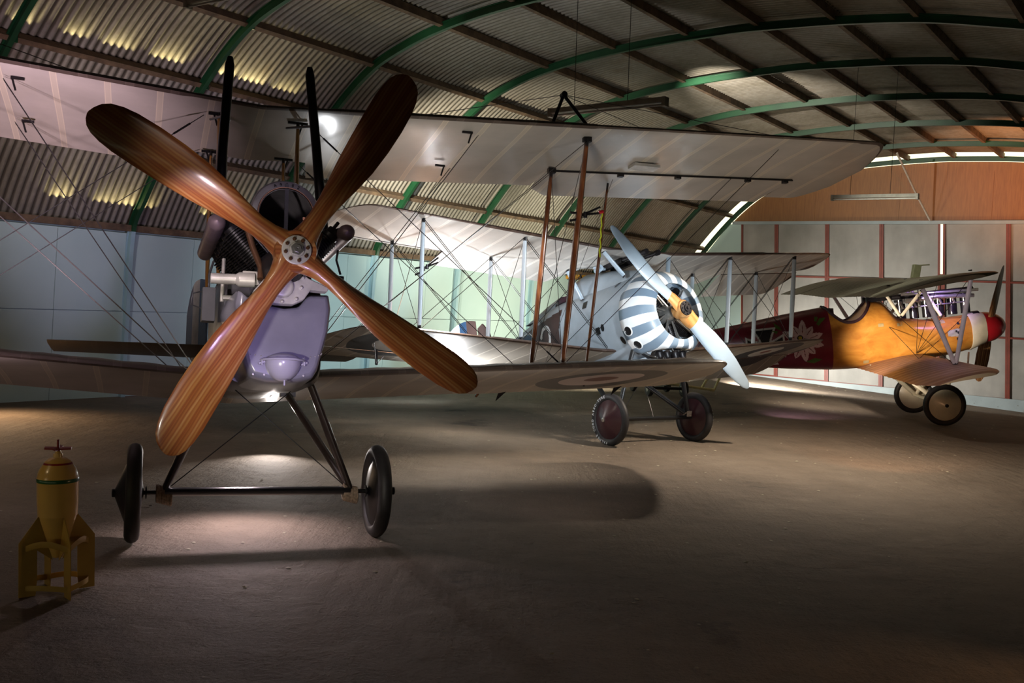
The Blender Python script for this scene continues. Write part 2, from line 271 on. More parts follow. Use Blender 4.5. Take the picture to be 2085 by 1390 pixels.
# ------------------------------------------------------------------ mesh helpers
class MB:
    def __init__(s): s.v = []; s.f = []; s.m = []; s.sm = []
    def add(s, vs, fs, mi=0, smooth=True):
        o = len(s.v); s.v += [tuple(v) for v in vs]; s.f += [tuple(i+o for i in f) for f in fs]; s.m += [mi]*len(fs); s.sm += [smooth]*len(fs); return s
    def box(s, c, d, rot=None, mi=0):
        c = Vector(c); R = rot or Matrix.Identity(3); vs = []
        for x in (-.5, .5):
            for y in (-.5, .5):
                for z in (-.5, .5): vs.append(c+R@Vector((x*d[0], y*d[1], z*d[2])))
        return s.add(vs, [(0, 1, 3, 2), (4, 6, 7, 5), (0, 4, 5, 1), (2, 3, 7, 6), (0, 2, 6, 4), (1, 5, 7, 3)], mi, False)
    def bar(s, p, q, w_, h_, up=(0, 0, 1), mi=0):
        p = Vector(p); q = Vector(q); d = (q-p); L = d.length; y = d/L; u = Vector(up); x = y.cross(u)
        if x.length < 1e-4: x = y.cross(Vector((1, 0, 0)))
        x.normalize(); z = x.cross(y); R = Matrix((x, y, z)).transposed()
        return s.box((p+q)/2, (w_, L, h_), R, mi)
    def tube(s, pts, r, n=10, mi=0, caps=True, ex=1.0, up=None):
        """round or flattened tube through pts; r number or list; ex = width ratio of the streamline section along up"""
        pts = [Vector(p) for p in pts]; N = len(pts); rs = r if isinstance(r, (list, tuple)) else [r]*N
        vs = []; prev = None
        for i, p in enumerate(pts):
            d = (pts[min(i+1, N-1)]-pts[max(i-1, 0)]).normalized()
            a = (Vector(up) if up else (prev if prev else (Vector((0, 0, 1)) if abs(d.z) < .9 else Vector((1, 0, 0)))))
            a = (a-d*a.dot(d)).normalized(); b_ = d.cross(a); prev = a
            for k in range(n):
                th = 2*pi*k/n; vs.append(p+a*cos(th)*rs[i]*ex+b_*sin(th)*rs[i])
        fs = [(i*n+k, i*n+(k+1) % n, (i+1)*n+(k+1) % n, (i+1)*n+k) for i in range(N-1) for k in range(n)]
        s.add(vs, fs, mi)
        if caps:
            s.add([vs[k] for k in range(n)], [tuple(range(n))[::-1]], mi, False); s.add([vs[(N-1)*n+k] for k in range(n)], [tuple(range(n))], mi, False)
        return s
    def lathe(s, c, ax, prof, n=24, mi=0, mats=None):
        """prof = [(distance along ax, radius)]"""
        c = Vector(c); ax = Vector(ax).normalized(); a = ax.orthogonal().normalized(); b_ = ax.cross(a); vs = []
        for d, r in prof:
            for k in range(n):
                th = 2*pi*k/n; vs.append(c+ax*d+(a*cos(th)+b_*sin(th))*max(r, 1e-4))
        o = len(s.f)
        s.add(vs, [(i*n+k, i*n+(k+1) % n, (i+1)*n+(k+1) % n, (i+1)*n+k) for i in range(len(prof)-1) for k in range(n)], mi)
        if mats:
            for i in range(len(prof)-1):
                for k in range(n): s.m[o+i*n+k] = mats[i]
        return s
    def loft(s, secs, closed=True, mi=0, caps=True, smooth=True):
        n = len(secs[0]); vs = [p for q_ in secs for p in q_]; K = n if closed else n-1
        s.add(vs, [(i*n+k, i*n+(k+1) % n, (i+1)*n+(k+1) % n, (i+1)*n+k) for i in range(len(secs)-1) for k in range(K)], mi, smooth)
        if caps and closed:
            s.add(secs[0], [tuple(range(n))[::-1]], mi, False); s.add(secs[-1], [tuple(range(n))], mi, False)
        return s
    def prism(s, outline, n_, th, mi=0):
        """outline of 3D points, thickened by th along n_"""
        n_ = Vector(n_).normalized()*th/2; k = len(outline); a = [Vector(p)-n_ for p in outline]; b_ = [Vector(p)+n_ for p in outline]
        return s.add(a+b_, [tuple(range(k))[::-1], tuple(range(k, 2*k))]+[(i, (i+1) % k, k+(i+1) % k, k+i) for i in range(k)], mi, False)
    def build(s, name, mats, parent=None, loc=None, bevel=0):
        me = bpy.data.meshes.new(name); me.from_pydata(s.v, [], s.f)
        for mm in (mats if isinstance(mats, (list, tuple)) else [mats]): me.materials.append(mm)
        me.polygons.foreach_set('material_index', s.m); me.polygons.foreach_set('use_smooth', s.sm)
        bm = bmesh.new(); bm.from_mesh(me); bmesh.ops.remove_doubles(bm, verts=bm.verts, dist=1e-5); bmesh.ops.recalc_face_normals(bm, faces=bm.faces)
        bm.to_mesh(me); bm.free(); me.update()
        try: me.set_sharp_from_angle(angle=radians(42))
        except Exception: pass
        o = bpy.data.objects.new(name, me); COL.objects.link(o)
        if parent: o.parent = parent
        if loc is not None: o.location = loc
        if bevel:
            md = o.modifiers.new('bevel', 'BEVEL'); md.width = bevel; md.segments = 2; md.limit_method = 'ANGLE'
        return o
def tag(o, label, cat=None, group=None, kind=None):
    if label: o['label'] = label
    if cat: o['category'] = cat
    if group: o['group'] = group
    if kind: o['kind'] = kind
    return o
def struct(o): o['kind'] = 'structure'; return o
def lab(o, l): o['label'] = l; return o
def Rz(a): return Matrix.Rotation(a, 3, 'Z')

# ------------------------------------------------------------------ hangar shell
ARCH = [(-14.30, 0), (-14.25, 1.5), (-14.17, 2.64), (-13.9, 3.12), (-13.55, 3.63), (-12.95, 4.36), (-12.3, 5.02), (-11.6, 5.54), (-10.9, 5.83), (-10.2, 6.02), (-9.3, 6.17), (-8.2, 6.27), (-7, 6.32)]
ARCH = ARCH+[(-6.55, 6.33)]+[(-6.1, 6.32), (-4.9, 6.27), (-3.8, 6.17), (-2.85, 6.0), (-1.8, 5.78), (-.5, 5.45), (.9, 4.95), (2.1, 4.36), (3.05, 3.63), (3.5, 3.12), (3.77, 2.64), (3.85, 1.5), (3.9, 0)]
def catmull(P, k=6):
    out = []
    for i in range(len(P)-1):
        p0, p1, p2, p3 = P[max(i-1, 0)], P[i], P[i+1], P[min(i+2, len(P)-1)]
        for j in range(k):
            u = j/k
            out.append(tuple(.5*((2*p1[a])+(-p0[a]+p2[a])*u+(2*p0[a]-5*p1[a]+4*p2[a]-p3[a])*u*u+(-p0[a]+3*p1[a]-3*p2[a]+p3[a])*u**3) for a in range(2)))
    out.append(P[-1]); return out
ARC = catmull(ARCH[2:-2], 8)        # curved part from the eave to the far eave
def normals(P):
    out = []
    for i in range(len(P)):
        a = P[max(i-1, 0)]; b_ = P[min(i+1, len(P)-1)]; d = Vector((b_[0]-a[0], b_[1]-a[1])).normalized(); out.append(Vector((-d.y, d.x)))
    return out
ARN = normals(ARC)
def off(i, d): p = Vector(ARC[i])+ARN[i]*d; return p.x, p.y
def arc_at(c):
    for i in range(len(ARC)-1):
        if ARC[i][0] <= c <= ARC[i+1][0]:
            u = (c-ARC[i][0])/(ARC[i+1][0]-ARC[i][0]+1e-9); return i, ARC[i][1]*(1-u)+ARC[i+1][1]*u
    return 0, ARC[0][1]
TEND = 29.47
# floor: level, with a slight fall to the door corner
mb = MB(); nt_, nc = 72, 40; vs = []
for i in range(nt_+1):
    for j in range(nc+1):
        tt = -4+i*(TEND+5-0)/nt_; c = -14.6+j*19.2/nc
        k = max(0, min(1, (tt-22.5)/6.5)); k = k*k*(3-2*k); z = -k*max(0, (c+12.3))*.045 if tt < 40 else 0
        vs.append(B(tt, c, z))
mb.add(vs, [(i*(nc+1)+j, i*(nc+1)+j+1, (i+1)*(nc+1)+j+1, (i+1)*(nc+1)+j) for i in range(nt_) for j in range(nc)])
struct(mb.build('floor', M_FLOOR))
# roof sheets: corrugated, in lapped courses, joined as the one curved ceiling
PUR = [-13.45, -12.57, -11.6, -10.2, -8.85, -7.5, -6.3, -5.1, -3.9, -2.5, -1.2, .1, 1.2, 2.2, 3.0]
cuts = [0]+[min(range(len(ARC)), key=lambda i: abs(ARC[i][0]-c)) for c in (-13.45, -12.57, -10.2, -7.5, -5.1, -2.5, .1, 2.2)]+[len(ARC)-1]
mb = MB(); PIT = .1143; T0, T1 = -3.5, TEND-.22; per = 8; nT = int((T1-T0)/PIT*per)
for ci in range(len(cuts)-1):
    i0 = max(0, cuts[ci]-(1 if ci else 0)); i1 = cuts[ci+1]; rows = []
    for i in range(i0, i1+1):
        dd = .162+.016*(1-(i-i0)/max(1, i1-i0))
        row = []
        for k in range(nT+1):
            tt = T0+k*PIT/per; x, z = off(i, dd+.017*sin(2*pi*tt/PIT)); row.append(B(tt, x, z))
        rows.append(row)
    mb.loft(rows, closed=False, caps=False)
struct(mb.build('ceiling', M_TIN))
# daylight leaking through the laps, low on the curve
rnd = random.Random(11)
def leak(c, ta, L_, pw):
    i = min(range(len(ARC)), key=lambda k: abs(ARC[k][0]-c)); x, z = off(i, .105); n = ARN[i]; d = Vector((n.y, -n.x))
    l = bpy.data.lights.new('daylight_leak', 'AREA'); l.shape = 'RECTANGLE'; l.size = L_; l.size_y = .02; l.energy = pw; l.color = (1.0, .84, .42); l.spread = radians(120)
    o = bpy.data.objects.new('daylight_leak', l); COL.objects.link(o); zd = (Cx*d.x+Vector((0, 0, d.y))).normalized()
    X = A; Z = -zd; Y = Z.cross(X); o.matrix_world = Matrix(((X.x, Y.x, Z.x, 0), (X.y, Y.y, Z.y, 0), (X.z, Y.z, Z.z, 0), (0, 0, 0, 1))); o.location = B(ta+L_/2, x, z)
for ta, L_, pw in ((6.7, .25, .8), (7.4, .3, 1.0), (7.95, .45, 1.6), (8.7, .5, 2.4), (9.8, .35, 2.2), (10.25, .45, 2.6), (10.9, .5, 1.6)): leak(-12.5, ta, L_, pw)
for ta, L_, pw in ((8.2, .3, 1.5), (8.9, .35, 1.2), (9.3, .3, 1.6), (9.75, .2, .8), (10.9, .3, 1.8), (11.35, .25, 1.4)): leak(-14.0, ta, L_, pw)
# timber purlins
pn = 0
for c in PUR:
    i, z = arc_at(c); n = ARN[i]; pn += 1
    c0 = Vector((c, z))+n*.085
    R = Matrix((A, Cx*n.y-Vector((0, 0, n.x)), Cx*n.x+Vector((0, 0, n.y)))).transposed()
    mb = MB(); segs = 10
    for k in range(segs):
        ta = T0+.1+(TEND-.1-T0)*k/segs; tb = T0+.1+(TEND-.1-T0)*(k+1)/segs; jit = random.uniform(-.008, .008)
        mb.box(B((ta+tb)/2, c0.x, c0.y+jit), (tb-ta, .075, .13), R)
    struct(mb.build('trim_%d' % pn, M_PURL))
# steel arch ribs: green above, pale blue posts below
RT = [0.9, 3.8, 6.7, 9.6, 12.2, 15.2, 17.96, 20.95, 23.93, 26.88, 29.42]
WHOLE = catmull(ARCH, 8); WN = normals(WHOLE)
for k, tr in enumerate(RT):
    mb = MB(); secs = []; mats_ = []
    for (c, z), n in zip(WHOLE, WN):
        q_ = []
        for a, d in ((-.035, -.06), (.035, -.06), (.035, -.045), (.012, -.045), (.012, .05), (.035, .05), (.035, .065), (-.035, .065), (-.035, .05), (-.012, .05), (-.012, -.045), (-.035, -.045)):
            p = Vector((c, z))+n*d; q_.append(B(tr+a, p.x, max(p.y, 0) if tr < 23 else p.y))
        secs.append(q_)
    mb.loft(secs, smooth=False)
    for fi in range(len(mb.f)):
        zc = sum(mb.v[v_][2] for v_ in mb.f[fi])/len(mb.f[fi]); mb.m[fi] = 1 if zc < 2.62 else 0
    for c in PUR:                                                   # cleats where the purlins cross
        i, z = arc_at(c); n = ARN[i]; p = Vector((c, z))-n*.0
        mb.box(B(tr+.05, p.x+.04, p.y+.02), (.04, .05, .10), Rz(-WA))
    pn += 1; struct(mb.build('trim_%d' % pn, [M_RIBG, M_POST]))
# left and right walls: flat teal panels between the posts, sill rail on top
def side_wall(name, sgn):
    C_ = lambda c: c if sgn < 0 else -10.5-c
    mb = MB(); edges = [T0]; x = 1.1
    while x < TEND: edges.append(x); x += 1.22
    edges.append(TEND)
    for a, b_ in zip(edges[:-1], edges[1:]):
        for z0, z1 in ((0, 1.36), (1.37, 2.6)):
            g = .004
            P = [B(a+g, C_(-14.36-.0+.03*z0), z0), B(b_-g, C_(-14.36+.03*z0), z0), B(b_-g, C_(-14.36+.035*z1), z1), B(a+g, C_(-14.36+.035*z1), z1)]
            mb.prism(P, Cx, .02)
    mb.prism([B(T0, C_(-14.45), -.3), B(TEND, C_(-14.45), -.3), B(TEND, C_(-14.36), 2.66), B(T0, C_(-14.36), 2.66)], Cx, .04)
    struct(mb.build(name, M_TEAL))
side_wall('wall_left', -1); side_wall('wall_right', 1)
mb = MB(); mb.bar(B(T0, -14.22, 2.68), B(TEND, -14.22, 2.68), .12, .10); mb.bar(B(T0, -14.38, 2.75), B(TEND, -14.38, 2.75), .04, .34); pn += 1; struct(mb.build('trim_%d' % pn, M_PURL))  # sill rail, plus a hidden board added behind it to block light
mb = MB(); mb.bar(B(T0, 3.72, 2.68), B(TEND, 3.72, 2.68), .12, .10); mb.bar(B(T0, 3.88, 2.75), B(TEND, 3.88, 2.75), .04, .34); pn += 1; struct(mb.build('trim_%d' % pn, M_PURL))  # same on the right: rail and added light-blocking board
# wall behind the camera
mb = MB(); mb.add([B(T0, c, z+.3) for c, z in ARCH], [tuple(range(len(ARCH)))], 0, False); struct(mb.build('wall_front', M_PLY))
# end wall: lean of the door leaves
def EW(c, z): return B(TEND+.06, c-.058*z+0.03, z)
DT = 4.58
mb = MB()   # plywood lining above the doors, up to the last rib
top = [(c, z-.06) for c, z in WHOLE if z > DT+.1]
mb.prism([B(TEND+.1, c, z) for c, z in [(-12.35, DT)]+top+[(1.75, DT)]], A, .03)
for c in (-10.1, -7.7, -5.3, -2.9, -.5): mb.box(B(TEND+.08, c, 5.3), (.012, .012, 1.4), Rz(-WA))
struct(mb.build('wall_back', M_PLY))
mb = MB(); mb.bar(B(TEND-.0, -12.6, DT+.03), B(TEND-.0, 1.9, DT+.03), .10, .09); pn += 1; struct(mb.build('trim_%d' % pn, M_SKIRT))
# teal return panels beside the doors
mb = MB(); mb.prism([B(TEND+.08, -14.4, -.3), B(TEND+.08, -12.1, -.3), B(TEND+.08, -12.35, DT), B(TEND+.08, -12.75, DT), B(TEND+.08, -13.75, 3.3), B(TEND+.08, -14.3, 2.6)], A, .03)
mb.prism([B(TEND+.08, 1.5, -.9), B(TEND+.08, 3.9, -.9), B(TEND+.08, 3.8, 2.6), B(TEND+.08, 3.2, 3.4), B(TEND+.08, 1.8, DT), B(TEND+.08, 1.4, DT)], A, .03)
struct(mb.build('wall_back_return', M_TEAL))
# kerb under the doors, following the fall of the floor
mb = MB(); ks = []
mb.prism([B(TEND-.05, -12.3, -.1), B(TEND-.05, 1.6, -.95), B(TEND-.05, 1.6, -.09), B(TEND-.05, -12.3, -.0)], A, .08)
pn += 1; struct(mb.build('trim_%d' % pn, M_SKIRT))
# sliding door leaves: sheet, frame and two mid rails each
LE_ = [-12.1, -10.98, -9.45, -7.90, -6.325, -6.255, -4.62, -3.1, -1.6, -.1, 1.5]
dn = 0
for a, b_ in zip(LE_[:-1], LE_[1:]):
    if abs(b_-a) < .3: continue
    dn += 1; zb = -.02-(max(a, b_)+12.3)*.012
    mb = MB(); mb.prism([EW(a+.01, zb), EW(b_-.01, zb), EW(b_-.01, DT), EW(a+.01, DT)], A, .02)
    d_ = struct(mb.build('door_%d' % dn, M_DOORS))
    mb = MB(); o_ = A*-.03
    for c in (a+.03, b_-.03): mb.bar(EW(c, zb)+o_, EW(c, DT)+o_, .055, .05, A)
    for z in (zb+.04, 1.55, 3.02): mb.bar(EW(a, z)+o_, EW(b_, z)+o_, .05, .045, A)
    mb.build('door_frame', M_FRAME, d_)
mb = MB(); mb.bar(EW(-6.29, -.1), EW(-6.29, 3.2), .16, .05, A); pn += 1; struct(mb.build('trim_%d' % pn, M_FRAME))
# ------------------------------------------------------------------ fluorescent fittings
def fixture(t_, c0, c1, z, label, hang=True, dz=0.0):
    r_ = bpy.data.objects.new('fluorescent_light', None); COL.objects.link(r_); r_.location = B(t_, (c0+c1)/2, z)
    r_.rotation_euler = (0, atan2(-dz, c1-c0)*1.0, -WA); tag(r_, label, 'ceiling light', 'hanging fluorescent lights'); L = c1-c0
    mb = MB(); mb.box((0, 0, .0), (L, .09, .055)); mb.box((L/2-.02, 0, -.02), (.04, .1, .10)); mb.box((-L/2+.02, 0, -.02), (.04, .1, .10)); mb.build('housing', M_FIX, r_)
    mb = MB(); mb.tube([(-L/2+.04, 0, -.05), (L/2-.04, 0, -.05)], .014, 10); mb.build('light_tube', M_TUBE, r_)
    if hang:
        for x in (-L*.28, L*.18):
            mb = MB(); i, zz = arc_at(c0+(L/2+x)); mb.tube([(x, 0, .025), (x, 0, zz-z)], .004, 5); mb.build('hanging_chain', M_WIRED, r_)
fixture(9.85, -6.55, -5.05, 4.07, 'cream fluorescent light hanging above the propeller biplane\'s right upper wing', True, .03)
fixture(18.08, -5.89, -4.4, 4.0, 'long thin fluorescent light hanging before the brown plywood end wall', True)
fixture(7.2, -9.75, -8.3, 5.0, 'fluorescent light at the top edge above the left propeller blades', True)
mb = MB(); mb.tube([B(26.9, -7.15, 6.14), B(28.3, -6.95, 5.25), B(29.3, -6.8, 4.67)], .028, 10)
tag(mb.build('conduit_pole', M_FIX), 'cream pole slanting from the roof rib down to the top of the grey doors', 'pole')

# ------------------------------------------------------------------ aircraft helpers
class Craft:
    def __init__(s, name, label, T, pry, base):
        s.R = rotm(*pry); s.T = Vector(T); G = s.T+s.R@Vector(base); G.z = 0
        s.root = bpy.data.objects.new(name, None); COL.objects.link(s.root); s.root.location = G; s.root.rotation_euler = s.R.to_euler()
        tag(s.root, label, 'aeroplane'); s.off = s.R.transposed()@(s.T-G)
    def part(s, mb, name, mats, bevel=0, label=None):
        o = mb.build(name, mats, s.root, s.off, bevel)
        if label: o['label'] = label
        return o
    def wire(s, p, q, r=.0035, m=None):
        mb = MB(); mb.tube([p, q], r, 5); return s.part(mb, 'bracing_wire', m or M_WIRE)
    def strut(s, p, q, r, ex, m, name, up=(0, 1, 0), tap=.6, label=None, sock=True):
        p = Vector(p); q = Vector(q); mb = MB()
        mb.tube([p.lerp(q, u) for u in (0, .08, .3, .5, .7, .92, 1)], [r*tap, r*(tap+.2), r, r*1.05, r, r*(tap+.2), r*tap], 12, ex=ex, up=up)
        mm = [m, M_IRON]
        if sock: mb.tube([p, p.lerp(q, .04)], r*tap*1.15, 10, 1, ex=ex, up=up); mb.tube([q, q.lerp(p, .04)], r*tap*1.15, 10, 1, ex=ex, up=up)
        o = s.part(mb, name, mm, label=label)
        # let timber grain run along the strut
        return o
def wheel(cr, c, r, tw, cover, name='wheel', side=-1, tyre=M_TYRE, capm=M_STEEL, label=None):
    c = Vector(c); mb = MB(); prof = []
    R0 = r-tw/2
    for k in range(13):
        th = 2*pi*k/12; prof.append((sin(th)*tw/2, R0+cos(th)*tw/2))
    mb.lathe(c, (1, 0, 0), prof, 56)
    w_ = cr.part(mb, name, tyre, label=label)
    mb = MB()
    for sd in (-1, 1):
        mb.lathe(c, (sd, 0, 0), [(tw*.18, R0-tw*.25), (tw*.32, R0-tw*.42), (tw*(1.12 if sd == side else .62), r*.11), (tw*(1.17 if sd == side else .65), r*.07)], 40)
    o = mb.build('wheel_cover', cover, w_)
    mb = MB(); mb.lathe(c, (side, 0, 0), [(tw*1.1, r*.085), (tw*1.32, r*.085), (tw*1.36, r*.05), (tw*1.36, .001)], 16); mb.build('hub_cap', capm, w_)
    return w_
def wing(n_st, s0, s1, yl, z0, dih, inc, ch, le, te, rib, thick=.065, flat=0, dz=None, sag=.006, tip=0):
    """aerofoil lofted along local X. le/te: chord fraction functions of span; returns MB with mat 0 below, 1 above"""
    ca, sa = cos(inc), sin(inc); K = 12; secs = []
    us = [0, .008, .03, .07, .14, .25, .38, .52, .66, .8, .92, 1]
    for i in range(n_st+1):
        s = s0+(s1-s0)*i/n_st; a, b_ = le(s), te(s); cc = max((b_-a)*ch, .01); th = min(thick*cc/(1.0), thick*ch)*(min(1, .12+(tip-abs(s))/.9) if tip else 1)
        base = z0+max(abs(s)-flat, 0)*tan(dih); sc = .5-.5*cos(2*pi*s/rib)
        def pt(u, zz):
            f = (a+(b_-a)*u)*ch; ex = dz(s, a+(b_-a)*u) if dz else 0
            return Vector((s, yl+f*ca+zz*sa, base-f*sa+zz*ca+ex))
        up = [pt(u, th*(2.2*sqrt(u)*(1-u)**.9+.55*u*(1-u))-sc*sag*(4*u*(1-u))) for u in us]
        lo = [pt(u, th*(-.42*sqrt(u)*(1-u)**2.2+.22*sin(pi*u)*u)+sc*.004*(4*u*(1-u))) for u in us]
        secs.append(up+lo[-2:0:-1])
    mb = MB(); n = len(secs[0]); mb.loft(secs, caps=True)
    for fi in range(n_st*n):
        k = fi % n
        mb.m[fi] = 1 if k < 11 or k >= n-2 else 0
    return mb
def fus_sec(y, hw, zt, zb, n=2.6, N=28, cx=0):
    out = []; cz = (zt+zb)/2; hh = (zt-zb)/2
    for k in range(N):
        th = 2*pi*k/N; cs, sn = cos(th), sin(th)
        out.append(Vector((cx+hw*abs(cs)**(2/n)*(1 if cs > 0 else -1), y, cz+hh*abs(sn)**(2/n)*(1 if sn > 0 else -1))))
    return out
def decal(test, yr, zr, surf, cell=.01, lift=.004, mi=0, mb=None):
    """painted marking: cells of a fine grid laid on the body side x = surf(y, z)"""
    mb = mb or MB(); ny = int((yr[1]-yr[0])/cell); nz = int((zr[1]-zr[0])/cell); idx = {}; vs = []; fs = []
    def V(i, j):
        if (i, j) not in idx:
            y = yr[0]+i*cell; z = zr[0]+j*cell; idx[(i, j)] = len(vs); vs.append((surf(y, z)-lift, y, z))
        return idx[(i, j)]
    for i in range(ny):
        for j in range(nz):
            if test(yr[0]+(i+.5)*cell, zr[0]+(j+.5)*cell): fs.append((V(i, j), V(i+1, j), V(i+1, j+1), V(i, j+1)))
    mb.add(vs, fs, mi, True); return mb
def inpoly(P):
    def f(y, z):
        c = False; j = len(P)-1
        for i in range(len(P)):
            if (P[i][1] > z) != (P[j][1] > z) and y < (P[j][0]-P[i][0])*(z-P[i][1])/(P[j][1]-P[i][1])+P[i][0]: c = not c
            j = i
        return c
    return f
def blade(R, stations, name, mats, parent, ang, y0=0, tipmat=None):
    """stations = [(r, chord, pitch deg, thickness, centre offset)]; blade lies along local X, rotated to ang about body Y"""
    secs = []
    for r, c, p, th, o_ in stations:
        pp = radians(p); sec = []
        N = 18
        for k in range(N):
            a = 2*pi*k/N; u = cos(a)*c/2; t_ = sin(a)*th/2*(1.0 if sin(a) < 0 else .55)*(1-.25*cos(a))
            sec.append(Vector((r, t_*cos(pp)+u*sin(pp), o_+u*cos(pp)-t_*sin(pp))))
        secs.append(sec)
    mb = MB(); mb.loft(secs); o = mb.build(name, mats, parent); o.location = (0, y0, 0); o.rotation_euler = (0, -ang, 0); return o
#AIRCRAFT


# ================================================================== 1. the two-seater with the four-bladed propeller
T1_, PRY1 = (-1.371, 6.272, 2.069), (-.1788, .0086, .3553)
re = Craft('biplane', 'large grey-nosed biplane with a four-bladed wooden propeller, nearest the camera', T1_, PRY1, (0, 1.5, 0))
yl, zu, dh, inc, chd = 2.0509, 1.6607, .067, .0604, 1.7044; stg, gap = .6523, 2.198
f1, f2 = .1526, .6732; sc_, sm_, so_ = .3284, 1.8643, 3.0695
ca, sa = cos(inc), sin(inc)
def U(s, f, d=0): return Vector((s, yl+f*chd*ca, zu+abs(s)*tan(dh)-f*chd*sa+d))
def L(s, f, d=0): return Vector((s, yl+stg+f*chd*ca, zu-gap+abs(s)*tan(dh)-f*chd*sa+d))
def le_u(s): a = abs(s); return 0 if a < 6.3 else .5*((a-6.3)/.47)**2
def te_u(s):
    a = abs(s)
    if a < .55: return .74
    if a > 3.05: return .70 if a < 6.1 else .70+.33*min(1, (a-6.1)/.05)
    return 1.0 if a > .6 else .74+.26*(a-.55)/.05
uw = re.part(wing(196, -6.76, 6.76, yl, zu, dh, inc, chd, le_u, lambda s: te_u(s) if abs(s) < 6.1 else max(le_u(s)+.02, 1.08-.9*max(0, (abs(s)-6.5)/.3)**2*.4), .40, .07, sag=.012, tip=6.76), 'upper_wing', [M_LINEN, M_PC10])
for sg in (-1, 1):
    a0, a1 = (3.06, 6.1)
    mb = wing(60, sg*a0, sg*a1, yl, zu, dh, inc, chd, lambda s: .704, lambda s: 1.02+.13*min(1, (abs(s)-3.06)/.25), .345, .045, dz=lambda s, f: -(f-.7)*.05)
    mb.build('aileron', [M_LINEN, M_PC10], uw)
    mb = MB(); mb.tube([U(sg*a0, .705, -.012), U(sg*a1, .705, -.012)], .009, 6); mb.build('hinge_strip', M_IRON, uw)
    for s in (3.9, 4.6, 5.5, 6.0): 
        mb = MB(); mb.box(U(sg*s, .71, -.03), (.06, .05, .03)); mb.build('hinge', M_IRON, uw)
    # tank gauge / inspection frame under the wing
mb = MB(); mb.box(U(4.05, .56, -.02), (.30, .16, .03)); mb.build('inspection_frame', M_ALU, uw)
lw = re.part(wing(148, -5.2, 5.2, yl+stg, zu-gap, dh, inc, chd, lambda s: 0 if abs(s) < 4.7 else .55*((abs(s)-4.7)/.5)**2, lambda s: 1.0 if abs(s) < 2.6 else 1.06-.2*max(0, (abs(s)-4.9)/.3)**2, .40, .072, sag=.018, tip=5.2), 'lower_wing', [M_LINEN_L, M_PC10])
for s, ff in ((2.9, .98), (4.3, .95), (-2.9, .98)):
    mb = MB(); mb.prism([L(s, ff, -.02), L(s+.05, ff-.06, -.02), L(s-.02, ff+.02, -.10)], (1, .3, 0), .008); mb.build('control_horn', M_IRON, lw)
# interplane struts
for sg in (-1, 1):
    re.strut(L(sg*so_, f1, .03), U(sg*so_, f1, -.02), .026, 2.1, M_BWOOD, 'interplane_strut', (0, 1, 0))
    re.strut(L(sg*so_, f2, .03), U(sg*so_, f2, -.02), .024, 2.0, M_BWOOD, 'interplane_strut', (0, 1, 0))
    re.strut(L(sg*3.88, .9, .0), U(sg*3.88, .87, -.02), .016, 1.6, M_BWOOD, 'aileron_strut', (0, 1, 0))
    for f in (f1, f2):
        for s in (sc_, sm_):
            mb = MB(); mb.box(U(sg*s, f, -.022), (.17 if s == sc_ else .10, .02, .02)); q_ = U(sg*(s+.04), f, -.026); mb.tube([q_, q_+Vector((-sg*.03, 0, -.10))], .008, 6); re.part(mb, 'wing_fitting', M_IRON)
        mb = MB(); mb.box(U(sg*so_, f, -.03), (.08, .05, .05)); re.part(mb, 'strut_socket', M_IRON)
        mb = MB(); mb.box(L(sg*so_, f, .06), (.10, .05, .05)); re.part(mb, 'strut_socket', M_IRON)
    # kingpost
    ap = U(sg*(so_-.24), f1, .40)
    mb = MB(); mb.tube([ap, U(sg*(so_-.36), f1, .10)], .017, 8); mb.tube([ap, U(sg*(so_+.01), f1, .10)], .017, 8); mb.lathe(ap, (0, 1, 0), [(-.03, .001), (-.03, .03), (.03, .03), (.03, .001)], 10)
    re.part(mb, 'kingpost', M_IRON)
    re.wire(ap, U(sg*5.25, f1, .11)); re.wire(ap, U(sg*1.4, f1, .11)); re.wire(ap, U(sg*5.25, f2, .1))
# cabane struts
for sg in (-1, 1):
    re.strut((sg*.30, 2.10, .15), U(sg*sc_, f1, -.02), .02, 1.9, M_YWOOD, 'cabane_strut', (0, 1, 0))
    re.strut((sg*.33, 3.0, .05), U(sg*sc_, f2, -.02), .02, 1.9, M_YWOOD, 'cabane_strut', (0, 1, 0))
# bracing wires
for sg in (-1, 1):
    for f, yb in ((f1, 2.75), (f2, 3.65)):
        rt = Vector((sg*.32, yb, -.62)); up_ = U(sg*so_, f, -.05); mid = U(sg*(sm_+.1), f, -.05); lo = L(sg*so_, f, .05); cen = U(sg*(sc_+.12), f, -.05)
        for d in (-.02, .02): re.wire(rt+Vector((0, d, 0)), up_+Vector((0, d, 0)), .003)
        for d in (-.02, .02): re.wire(rt+Vector((0, d, 0)), mid+Vector((0, d, 0)), .003)
        re.wire(cen, lo, .004, M_WIRED)
        re.wire(lo, U(sg*5.25, f, -.03), .0035, M_WIRED)
        mb = MB(); mb.tube([cen.lerp(lo, .04), cen.lerp(lo, .09)], .009, 6); re.part(mb, 'turnbuckle', M_IRON)
        mb = MB(); mb.tube([cen.lerp(lo, .93), cen.lerp(lo, .98)], .009, 6); re.part(mb, 'turnbuckle', M_IRON)
    re.wire(U(sg*so_, f1, -.05), L(sg*so_, f2, .05)); re.wire(U(sg*so_, f2, -.05), L(sg*so_, f1, .05))
    re.wire(U(sg*sc_, f1, -.05), (sg*.33, 3.0, .1)); re.wire(U(sg*sc_, f2, -.05), (sg*.30, 2.1, .2))
    re.wire(U(sg*3.88, .8, -.02), L(sg*3.2, .7, .05), .0025)
